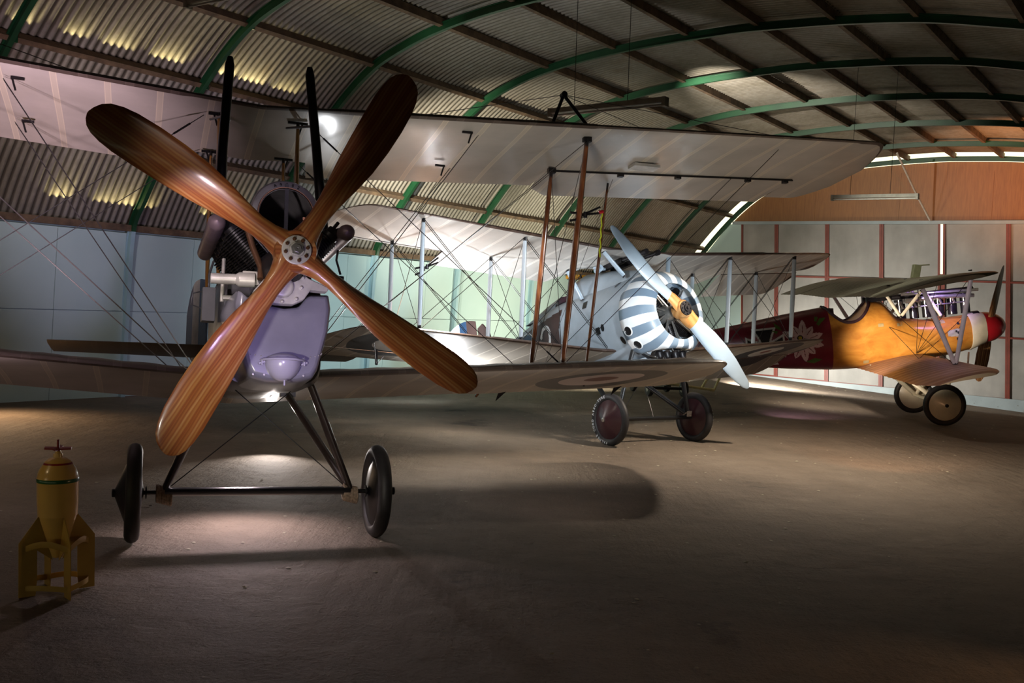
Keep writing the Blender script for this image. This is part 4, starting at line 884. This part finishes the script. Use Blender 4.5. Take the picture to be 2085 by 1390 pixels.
# undercarriage
ax = Vector((0, .9609, -1.3203))
for sg in (-1, 1):
    e = Vector((sg*.66, .96, -1.30))
    for p in ((sg*.42, .72, -.42), (sg*.36, 1.75, -.50)):
        mb = MB(); mb.tube([e, p], .022, 10, ex=1.8, up=(0, 1, 0)); sn.part(mb, 'undercarriage_leg', M_BLACK)
    mb = MB()
    for k in range(7): mb.tube([e+Vector((sg*-.02+.012*k-.05, -.05, -.02)), e+Vector((sg*-.02+.012*k-.03, -.06, .05)), e+Vector((sg*-.02+.012*k-.02, .05, .02))], .008, 5)
    sn.part(mb, 'shock_cord', M_ROPE)
    wh = wheel(sn, (sg*.7751, .9609, -1.3203), .35, .10, M_MAROON, side=sg)
    for k, ch in enumerate('PALMER CORD AERO TYRE'):
        if ch == ' ': continue
        a = radians(-75+k*8.2) if sg < 0 else radians(255-k*8.2); R_ = .305
        p = Vector((sg*(.7751+.052), .9609+R_*cos(a)*(1 if sg < 0 else 1), -1.3203+R_*sin(a)))
        z = Vector((sg, 0, 0)); rad = Vector((0, cos(a), sin(a))); x = rad.cross(z) if sg < 0 else rad.cross(z)
        y_ = z.cross(x)
        text(ch, .05, M_SWHITE, 'tyre_lettering', wh, Matrix(((x.x, y_.x, z.x, p.x), (x.y, y_.y, z.y, p.y), (x.z, y_.z, z.z, p.z), (0, 0, 0, 1))))
mb = MB(); mb.tube([(-.72, .96, -1.32), (.72, .96, -1.32)], .028, 12); mb.tube([(-.9, .96, -1.32), (.9, .96, -1.32)], .016, 8); sn.part(mb, 'axle', M_BLACK)
sn.wire((-.62, .96, -1.28), (.36, 1.2, -.5), .004); sn.wire((.62, .96, -1.28), (-.36, 1.2, -.5), .004); sn.wire((0, .96, -1.3), (.0, 1.1, -.52), .004)
mb = MB(); mb.box((0, .95, -.56), (.5, .55, .07)); sn.part(mb, 'belly_pan', M_SGREY, .01)
for x in (-.22, -.08, .07, .2):
    mb = MB(); mb.lathe((x, .45, -.50), (0, -.2, -1), [(0, .001), (0, .05), (.03, .065), (.06, .05), (.10, .045), (.12, .02), (.12, .001)], 12); sn.part(mb, 'cylinder_head', M_IRON)
# tail
mb = MB(); mb.loft([[Vector((s, 4.55+.15*(abs(s)/1.3)**2+c*(.95-.35*(abs(s)/1.3)**2), .36+t_)) for c, t_ in ((0, 0), (.1, .02), (.6, .02), (1, 0), (.6, -.02), (.1, -.02))] for s in [-1.3+.13*k for k in range(21)]]); sn.part(mb, 'tailplane', M_SBROWN)
def disc_part(cy, cz, ry, rz, y0, y1, x, mm, name, z0=-9, label=None):
    P = []
    ys = [y0+(y1-y0)*k/14 for k in range(15)]
    tp = [(y, cz+rz*sqrt(max(0, 1-((y-cy)/ry)**2))) for y in ys]; bt = [(y, max(z0, cz-rz*sqrt(max(0, 1-((y-cy)/ry)**2)))) for y in ys[::-1]]
    mb = MB(); mb.prism([(x(y), y, z) for y, z in tp+bt], (1, .2, 0), .03); return sn.part(mb, name, mm, label=label)
xr = lambda y: -.02-.28*(y-5.0)
mb = MB(); mb.prism([(0, 4.55, .36), (0, 5.0, .36), (0, 5.0, .93), (0, 4.85, .98), (0, 4.68, .8)], (1, 0, 0), .03); sn.part(mb, 'fin', M_SBROWN)
for a, b_, mm in ((5.03, 5.22, M_SBROWN), (5.22, 5.38, M_NAVY), (5.38, 5.58, M_SWHITE), (5.58, 5.78, M_RED)):
    disc_part(5.25, .66, .54, .45, a, b_, xr, mm, 'rudder_panel')
te_ = text('E', .16, M_INK, 'rudder_letter', sn.root, Matrix(((0, 0, -1, -.155), (-1, 0, 0, 5.48), (0, 1, 0, .86), (0, 0, 0, 1)))); te_.location = Vector((-.155, 5.48, .86))+sn.off
mb = MB(); mb.tube([(0, 4.9, .1), (0, 5.25, -.18), (0, 5.3, -.2)], .025, 8); sn.part(mb, 'tail_skid', M_BWOOD)

# ================================================================== 3. the amber scout with the crimson tail
al = Craft('biplane', 'amber plywood biplane with crimson tail and red spinner, before the grey doors', T3_, PRY3, (0, 1.3, 0))
yl, zu, inc, chd = 1.31, 1.0, .094, 1.62; stg, gap = .02, 1.41; chl = 1.2237
ca, sa = cos(inc), sin(inc)
def U3(s, f, d=0): return Vector((s, yl+f*chd*ca, zu+abs(s)*tan(.0183)-f*chd*sa+d))
def L3(s, f, d=0): return Vector((s, yl+stg+f*chl*ca, zu-gap+abs(s)*.0053-f*chl*sa+d))
def sca(s): return .012*abs(sin(pi*s/.30))
uw = al.part(wing(180, -4.56, 4.56, yl, zu, .0183, inc, chd, lambda s: 0 if abs(s) < 4.2 else .18*((abs(s)-4.2)/.36)**2, lambda s: (1-sca(s)*1.5) if abs(s) < 2.9 else (1.04+.08*(abs(s)-2.9)/1.6-sca(s)-.10*max(0, (abs(s)-4.3)/.26)**2 if abs(s) > 2.96 else 1.02), .30, .06, sag=.022), 'upper_wing', [M_LINEN, M_ATOP])
mb = MB()
for s, f in ((-3.35, .06), (-3.2, .5), (-1.2, .3), (-2.6, .72)): mb.lathe(U3(s, f, .10), (0, 0, 1), [(-.02, .001), (-.02, .03), (0, .03), (0, .001)], 8)
mb.build('wing_fitting', M_IRON, uw)
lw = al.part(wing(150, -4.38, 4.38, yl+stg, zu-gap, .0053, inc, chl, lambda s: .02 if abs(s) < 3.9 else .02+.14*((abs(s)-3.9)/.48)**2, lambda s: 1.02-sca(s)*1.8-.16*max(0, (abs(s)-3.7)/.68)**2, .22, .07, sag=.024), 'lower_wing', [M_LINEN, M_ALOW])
mb = MB(); mb.box((0, 1.25, 1.16), (.16, .13, .26), Matrix.Rotation(.25, 3, 'X')); mb.tube([(-.05, 1.18, 1.27), (-.05, 1.0, 1.26)], .014, 6); al.part(mb, 'header_tank', simple('olive_tank', (.25, .24, .13), .4), .008)
for sg in (-1, 1):
    bt = L3(sg*2.9, .24, .04); al.strut(bt, U3(sg*3.45, .07, .02), .026, 1.5, M_STRUTP, 'interplane_strut', (0, 1, 0), .7); al.strut(bt, U3(sg*3.45, .55, .02), .026, 1.5, M_STRUTP, 'interplane_strut', (0, 1, 0), .7)
    a0 = Vector((sg*.40, 1.72, .36)); al.strut(a0, (sg*.38, 1.95, .82), .020, 1.5, M_CREAM, 'cabane_strut', (0, 1, 0), .8); al.strut(a0, (sg*.40, 1.30, .80), .02, 1.5, M_CREAM, 'cabane_strut', (0, 1, 0), .8); al.strut((sg*.38, .98, .28), (sg*.38, 1.28, .84), .02, 1.5, M_CREAM, 'cabane_strut', (0, 1, 0), .8)
    rt = Vector((sg*.40, 1.5, -.35))
    for q_ in (U3(sg*3.3, .05), U3(sg*3.3, .55), U3(sg*2.0, .1)): al.wire(rt, q_, .005, M_WIRED)
    for q_ in (U3(sg*.5, .1, 0), U3(sg*.5, .6, 0)): al.wire(q_, bt, .005, M_WIRED)
    al.wire((sg*.3, .6, .2), L3(sg*1.2, .3, .06), .005, M_WIRED); al.wire((sg*.3, 2.0, .3), L3(sg*1.2, .3, .06), .005, M_WIRED)
AF = [(.17, .28, .25, -.32, 2.1, 0), (.35, .318, .25, -.395, 2.2, 0), (.7, .37, .24, -.46, 2.4, 0), (1.2, .41, .24, -.50, 2.5, 0), (1.72, .44, .34, -.53, 2.5, 0), (1.95, .44, .66, -.54, 2.3, 0), (2.3, .44, .74, -.55, 2.2, 0), (2.75, .43, .66, -.54, 2.2, 0), (3.05, .42, .69, -.52, 2.1, 0), (3.8, .37, .63, -.42, 2.0, 0), (4.6, .29, .54, -.29, 2.0, 0), (5.6, .19, .45, -.10, 2.0, 0), (6.7, .06, .38, .10, 2, 0)]
mb = MB(); SP = 3.0; ys = sorted(set([.17+6.53*k/90 for k in range(91)]+[SP]))
def alsec(y):
    y_, hw, zt, zb, n, cx = interp(AF, y); out = []; cz = (zt+zb)/2; hh = (zt-zb)/2; N = 48
    for k in range(N):
        th = 2*pi*k/N; cs, sn_ = cos(th), sin(th); x = hw*abs(cs)**(2/n)*(1 if cs > 0 else -1); z = cz+hh*abs(sn_)**(2/n)*(1 if sn_ > 0 else -1)
        dip = 1 if 2.28 < y < 2.98 else 0
        if 2.2 < y < 3.05 and z > 0:            # cockpit opening scooped from the top decking
            u = (y-2.62)/.42; lim = .36+ .36*min(1, abs(u))**2.2
            z = min(z, max(lim, .30))
        out.append(Vector((x, y, z)))
    return out
secs = [alsec(y) for y in ys]; mb.loft(secs)
for fi in range((len(ys)-1)*48):
    i = fi//48; mb.m[fi] = 1 if ys[i] >= SP-1e-6 else 0
fz = al.part(mb, 'fuselage', [M_AMBER, M_DRED], label='amber plywood fuselage, crimson behind the cockpit')
mb = MB(); pts = []
for sgn in (1, -1):
    rim = []
    for k in range(17):
        y = 2.2+.85*k/16; u = (y-2.62)/.42; z = .36+.36*min(1, abs(u))**2.2; e = interp(AF, y); cz = (e[2]+e[3])/2; hh = (e[2]-e[3])/2; kk = min(.99, abs(min(z, e[2]-.01)-cz)/hh); rim.append(Vector((sgn*e[1]*(1-kk**e[4])**(1/e[4]), y, min(z, e[2]))))
    pts.append(rim)
    mb.tube(rim, .030, 8)
mb.build('cockpit_coaming', M_LEATHER, fz)
mb = MB(); mb.box((0, 2.62, .33), (.5, .6, .04)); mb.box((0, 2.9, .5), (.36, .05, .3)); mb.build('cockpit_seat', M_LEATHER, fz)
sf = surf_of(AF)
mb = MB()     # tail plank edge stripe
C0y, C0z = 4.15, .02
def cross(w1, w2, Lh):
    def f(y, z):
        a, b_ = abs(y-4.22), abs(z-.06)
        return (a < Lh and b_ < w1+(w2-w1)*(a/Lh)**1.6) or (b_ < Lh and a < w1+(w2-w1)*(b_/Lh)**1.6)
    return f
mb = decal(cross(.095, .23, .36), (3.8, 4.65), (-.36, .48), sf, .012, .004); mb.build('cross_border', M_SWHITE, fz)
mb = decal(cross(.055, .17, .325), (3.8, 4.65), (-.36, .48), sf, .012, .008); mb.build('black_cross', M_INK, fz)
fy, fz_ = 3.55, .10
def petals(y, z):
    dy, dz = y-fy, z-fz_; r = sqrt(dy*dy+dz*dz); a = atan2(dz, dy)
    if r < .10: return True
    k = round(a/(2*pi/11)); da = abs(a-k*2*pi/11); Rm = .40 if int(k) % 2 else .34
    if r > Rm: return False
    wv = .085*sin(pi*min(1, (r/Rm))**1.15)**.7*(1 if r < Rm else 0)
    return r*sin(da) < wv*.85 and not (.0 < r*sin(da) < .006 and .16 < r < .3)
mb = decal(petals, (3.1, 4.0), (-.34, .54), sf, .009, .007); lab(mb.build('painted_flower', M_PINK, fz), 'pale pink star-shaped flower painted on the crimson side')
for cy, cz in ((3.50, .10), (3.62, .06), (3.58, .17)):
    mb = decal(ring(cy, cz, .055), (cy-.08, cy+.08), (cz-.08, cz+.08), sf, .008, .011); mb.build('flower_centre', M_INK, fz)
    mb = decal(ring(cy, cz, .036), (cy-.08, cy+.08), (cz-.08, cz+.08), sf, .008, .014); mb.build('flower_button', M_YEL, fz)
for P in ([(3.25, .40), (3.18, .50), (3.06, .50), (3.14, .43), (3.22, .36)], [(3.28, .46), (3.26, .54), (3.2, .52), (3.24, .44)], [(3.92, .42), (4.02, .50), (4.0, .40), (3.9, .34)], [(3.96, .34), (4.08, .36), (4.0, .28)], [(3.2, -.28), (3.34, -.24), (3.5, -.30), (3.35, -.34)]):
    mb = decal(inpoly(P), (3.0, 4.2), (-.36, .56), sf, .01, .006); mb.build('painted_leaf', M_GREEN, fz)
mb = decal(inpoly([(.62, .0), (.72, .03), (.9, .0), (.9, -.1), (.72, -.12), (.62, -.08)]), (.5, 1.0), (-.2, .1), sf, .01, .005); mb.build('inspection_plate', M_ALU, fz)
mb = decal(lambda y, z: any((y-a)**2+(z-b_)**2 < c*c for a, b_, c in ((.68, .12, .025), (.62, .1, .022), (.66, .04, .02), (.70, -.05, .028), (.66, -.12, .022), (.72, -.16, .03), (.67, -.21, .02), (.74, -.02, .02))), (.5, .9), (-.3, .2), sf, .006, .008); mb.build('inked_script', M_INK, fz)
for y, z in ((1.75, .22), (2.1, .25), (.95, .18), (2.4, -.42), (1.2, -.44)):
    mb = decal(lambda a, b_: abs(a-y) < .05 and abs(b_-z) < .03, (y-.06, y+.06), (z-.05, z+.05), sf, .01, .006); mb.build('patch_plate', M_PATCH, fz)
# nose ring, spinner, propeller
mb = MB(); mb.loft([fus_sec(y, hw, zt, zb, 2.1, 40) for y, hw, zt, zb in [(.15, .292, .262, -.335), (.25, .315, .272, -.37), (.42, .345, .268, -.43), (.44, .34, .26, -.425)]]); al.part(mb, 'nose_ring', M_CREAM)
mb = MB(); mb.lathe((0, .155, -.03), (0, -1, 0), [(0, .295), (.08, .288), (.20, .262), (.30, .21), (.375, .14), (.415, .07), (.425, .001)], 40); spn = al.part(mb, 'spinner', M_RED, label='glossy red spinner')
M_LAM3 = wood_strips('striped_ash_walnut', [(.50, .28, .10), (.16, .06, .03), (.55, .32, .13), (.20, .08, .04)], 24, .3, .5)
for a in (131, 308): blade(1.5, [(.1, .12, 60, .12, 0), (.28, .17, 60, .09, 0), (.5, .22, 56, .06, 0), (.8, .25, 50, .045, 0), (1.1, .24, 46, .03, 0), (1.3, .20, 44, .022, 0), (1.42, .13, 42, .015, 0), (1.46, .04, 42, .006, 0)], 'blade', M_LAM3, spn, radians(a), .02)
# exposed engine
mb = MB(); mb.box((0, 1.0, .10), (.34, 1.35, .24)); mb.box((0, 1.0, .64), (.10, 1.4, .05)); mb.tube([(0, .25, .72), (0, 1.75, .72)], .05, 12); mb.lathe((0, .20, .15), (0, 1, 0), [(0, .001), (0, .15), (.12, .15), (.12, .001)], 20); en = al.part(mb, 'engine_block', M_IRON, .006)
for k in range(6):
    y = .42+.235*k; mb = MB(); mb.lathe((0, y, .28), (0, 0, 1), [(0, .085), (.30, .085), (.31, .05), (.37, .05), (.37, .001)], 18); mb.tube([(-.08, y, .5), (-.14, y, .52), (-.15, y+.04, .63)], .022, 8, 1); mb.tube([(-.1, y+.05, .3), (-.1, y+.05, .66)], .012, 6, 1); mb.lathe((-.09, y-.04, .60), (0, 0, 1), [(0, .02), (.07, .02), (.07, .001)], 8, 1); mb.build('engine_cylinder', [M_IRON, M_STEEL], en)
mb = MB(); mb.tube([(-.17, .30, .60), (-.18, 1.0, .66), (-.2, 1.55, .63)], [.035, .042, .045], 12); mb.tube([(-.13, .2, .70), (-.12, 1.6, .76)], .026, 10); mb.tube([(-.12, .4, .5), (-.12, 1.6, .5)], .012, 8); al.part(mb, 'exhaust_pipe', M_STEEL)
mb = MB(); mb.lathe((0, 1.75, .72), (0, -1, 0), [(0, .04), (.5, .035)], 10); mb.lathe((.13, 2.05, .72), (0, -1, 0), [(0, .03), (.9, .03), (.9, .001)], 10); mb.box((.13, 2.05, .73), (.06, .4, .09)); mb.box((-.13, 2.05, .73), (.06, .4, .09)); al.part(mb, 'machine_gun', M_IRON)
# undercarriage
for sg in (-1, 1):
    e = Vector((sg*.80, 1.2577, -1.2843))
    for p in ((sg*.33, .75, -.46), (sg*.36, 2.0, -.52)): mb = MB(); mb.tube([e, p], .026, 10, ex=1.6, up=(0, 1, 0)); al.part(mb, 'undercarriage_leg', M_CREAM)
    wheel(al, (sg*.9449, 1.2577, -1.2843), .38, .11, M_CREAM, side=sg, capm=M_IRON)
mb = MB(); mb.tube([(-.9, 1.2577, -1.2843), (.9, 1.2577, -1.2843)], .024, 10, ex=2.5, up=(0, 1, 0)); al.part(mb, 'axle', M_CREAM)
mb = MB(); mb.tube([(-.46, 2.38, -.48), (-.46, 2.12, -.62)], .03, 8); al.part(mb, 'foot_step', M_CREAM); mb = MB(); mb.bar((-.35, .55, -.44), (-.75, .72, -.62), .03, .02); al.part(mb, 'drain_pipe', M_CREAM)
mb = MB(); mb.loft([[Vector((s, 5.7+.2*(abs(s)/1.5)**2+c*(1.2-.5*(abs(s)/1.5)**2), .34+t_)) for c, t_ in ((0, 0), (.1, .02), (.6, .02), (1, 0), (.6, -.02), (.1, -.02))] for s in [-1.5+.15*k for k in range(21)]]); al.part(mb, 'tailplane', M_DRED)
mb = MB(); mb.prism([(0, 5.5, .42), (0, 6.65, .3), (0, 7.1, .5), (0, 7.0, .95), (0, 6.55, 1.05), (0, 6.1, .85)], (1, 0, 0), .04); mb.prism([(0, 5.9, .0), (0, 6.7, .1), (0, 6.75, -.35), (0, 6.4, -.42)], (1, 0, 0), .04); al.part(mb, 'fin', M_DRED)

# ================================================================== bomb on its fins
bo = bpy.data.objects.new('aerial_bomb', None); COL.objects.link(bo); bo.location = (-2.585, 5.86, 0); bo.scale = (.875, .875, .88); bo.rotation_euler = (0, .0, radians(12)); 
bo.rotation_euler = (Matrix.Rotation(radians(-1.6), 3, 'Y')@Matrix.Rotation(radians(8), 3, 'Z')).to_euler()
tag(bo, 'yellow finned aerial bomb with red and green bands, standing at the left edge', 'bomb')
mb = MB(); prof = [(.24, .001), (.24, .035), (.30, .055), (.50, .115), (.52, .118), (.52, .124), (.58, .126), (.60, .128), (.74, .130), (.745, .132), (.77, .132), (.775, .128), (.80, .124), (.83, .112), (.86, .092), (.872, .086), (.885, .072), (.90, .05), (.905, .03), (.93, .028), (.93, .02), (.945, .018), (.945, .001)]
mats_ = []
for (a, _), (b2, _) in zip(prof[:-1], prof[1:]):
    m_ = (a+b2)/2; mats_.append(1 if .745 <= m_ <= .77 else (2 if .86 <= m_ <= .873 else 0))
mb.lathe((0, 0, 0), (0, 0, 1), prof, 48, 0, mats_); bd = mb.build('bomb_body', [M_BOMB, simple('band_green', (.01, .11, .03), .35, coat=.4), simple('band_red', (.30, .02, .02), .35)], bo)
for k in range(4):
    a = radians(35+90*k); R_ = Matrix.Rotation(a, 3, 'Z'); mb = MB()
    mb.prism([R_@Vector(p) for p in [(.03, 0, .22), (.115, 0, .50), (.118, 0, .53), (.245, 0, .36), (.245, 0, .0), (.14, 0, .0), (.13, 0, .10), (.13, 0, .30)]], R_@Vector((0, 1, 0)), .006); mb.build('tail_fin', M_BOMBD, bo)
    b_ = radians(35+90*(k+1))
    for z in (.06, .32):
        p = Vector((.205*cos(a), .205*sin(a), z)); q_ = Vector((.205*cos(b_), .205*sin(b_), z)); mid = (p+q_)/2*1.0; mb = MB()
        pts = [p.lerp(q_, u)+(p+q_).normalized()*.045*sin(pi*u) for u in (0, .2, .4, .6, .8, 1)]
        mb.loft([[v_+Vector((0, 0, .018)), v_+Vector((0, 0, -.018)), v_*.985+Vector((0, 0, -.018)), v_*.985+Vector((0, 0, .018))] for v_ in pts], smooth=False); mb.build('fin_brace', M_BOMBD, bo)
mb = MB(); mb.lathe((0, 0, .945), (0, 0, 1), [(0, .015), (.02, .012), (.03, .008), (.075, .008), (.078, .001)], 12)
for a in (0, pi/2): 
    for sg in (-1, 1): mb.prism([(sg*.012*cos(a), sg*.012*sin(a), .955), (sg*.085*cos(a), sg*.085*sin(a), .958), (sg*.085*cos(a), sg*.085*sin(a), .970), (sg*.012*cos(a), sg*.012*sin(a), .967)], (-sin(a), cos(a), .4), .02)
mb.build('arming_vane', simple('vane_red', (.25, .015, .02), .4), bo)
# ================================================================== small things
def clamp(p, q, mat, label, nm='spring_clamp', tip=None):
    p = Vector(p); q = Vector(q); mb = MB(); d = (q-p); L = d.length; z = Vector((0, 0, 1))
    mb.box(p+d*.1, (.05, .05, .05)); mb.tube([p, p+d*.5+z*.02, q+z*.05], .011, 8); mb.tube([p, p+d*.5, q-z*.01], .011, 8); mb.lathe(p+d*.35, z, [(-.03, .001), (-.03, .02), (.03, .02), (.03, .001)], 10)
    mb.tube([p+z*.03, p-d*.35+z*.05], .012, 8); mb.tube([p-z*.03, p-d*.35-z*.03], .012, 8)
    return tag(mb.build(nm, mat), label, 'clamp')
cp_ = re.T+re.R@Vector((3.06, 2.53, 1.12)); dr_ = re.R@Vector((.22, -.04, .05))
clamp(cp_, cp_+dr_, M_IRON, 'black and red spring clamp gripping the front brown wing strut')
mb = MB(); q_ = cp_+dr_*1.1
mb.tube([q_+Vector((.006*sin(k*2.1), .006*cos(k*1.7), -.034*k)) for k in range(14)], .008, 6); tag(mb.build('yellow_cord', simple('lime_cord', (.55, .62, .02), .6)), 'lime yellow cord dangling from the clamp on the brown strut', 'cord')
mb = MB(); mb.tube([cp_+dr_*.95, cp_+dr_*1.15], .018, 8); tag(mb.build('clamp_jaw_pad', M_RED), 'small red pad on the clamp jaw beside the yellow cord', 'pad')
cs_ = sn.T+sn.R@Vector((-3.42, 1.0, .60)); clamp(cs_, cs_+sn.R@Vector((.22, -.05, .10)), M_IRON, 'black spring clamp on the left outer pale strut')
# wheeled ground trolley behind the middle aeroplane
tr = bpy.data.objects.new('tow_trolley', None); COL.objects.link(tr); tr.location = (3.35, 22.3, 0); tag(tr, 'low yellow-framed trolley with small black wheels behind the striped-cowl biplane', 'trolley')
for x, y in ((-.42, -1.1), (.35, -.85), (-.62, .0), (.15, .25)):
    mb = MB(); mb.lathe((x, y, .17), (1, .25, 0), [(-.05, .05), (-.05, .12), (-.04, .16), (0, .17), (.04, .16), (.05, .12), (.05, .05), (-.05, .05)], 24); ww = mb.build('trolley_wheel', M_TYRE, tr); mb = MB(); mb.lathe((x, y, .17), (1, .25, 0), [(-.055, .001), (-.055, .07), (.055, .07), (.055, .001)], 16); mb.build('wheel_disc', M_FIX, ww)
mb = MB(); mb.bar((-.42, -1.1, .18), (.35, -.85, .18), .06, .06); mb.bar((-.62, 0, .18), (.15, .25, .18), .06, .06); mb.bar((-.05, -.95, .2), (-.25, .1, .2), .08, .06); mb.build('chassis', M_BLACK, tr)
M_PALEY = simple('pale_yellow_frame', (.80, .74, .40), .4)
mb = MB(); mb.tube([(-.1, -.3, .25), (1.1, .4, .10), (1.25, .42, .08)], .03, 8); mb.tube([(.9, .28, .12), (1.25, .42, .10), (1.45, .5, .55)], .03, 8); mb.tube([(.95, .3, .14), (1.2, .4, .58)], .03, 8); mb.build('handle_frame', M_PALEY, tr)
# orange-strapped timber blade lying behind the cockpit
# grit, leaves and fluff scattered on the concrete
mb = MB(); rnd = random.Random(3)
for k in range(420):
    t_ = rnd.uniform(3, 27); c = rnd.uniform(-8, -2.0) if rnd.random() < .75 else rnd.uniform(-12, -2); p = B(t_, c, 0); s_ = rnd.uniform(.006, .022)*(1+t_*.03)
    P = [p+Vector((s_*rnd.uniform(.5, 1)*cos(a+k), s_*rnd.uniform(.5, 1)*sin(a+k), .003+s_*.15*rnd.random())) for a in (0, 1.3, 2.5, 3.8, 5)]
    mb.add(P+[p+Vector((0, 0, s_*.5))], [(0, 1, 5), (1, 2, 5), (2, 3, 5), (3, 4, 5), (4, 0, 5)], 0)
tag(mb.build('floor_debris', simple('pale_grit', (.42, .37, .27), .8)), 'scattered pale grit and fluff on the concrete floor', 'debris', kind='stuff')
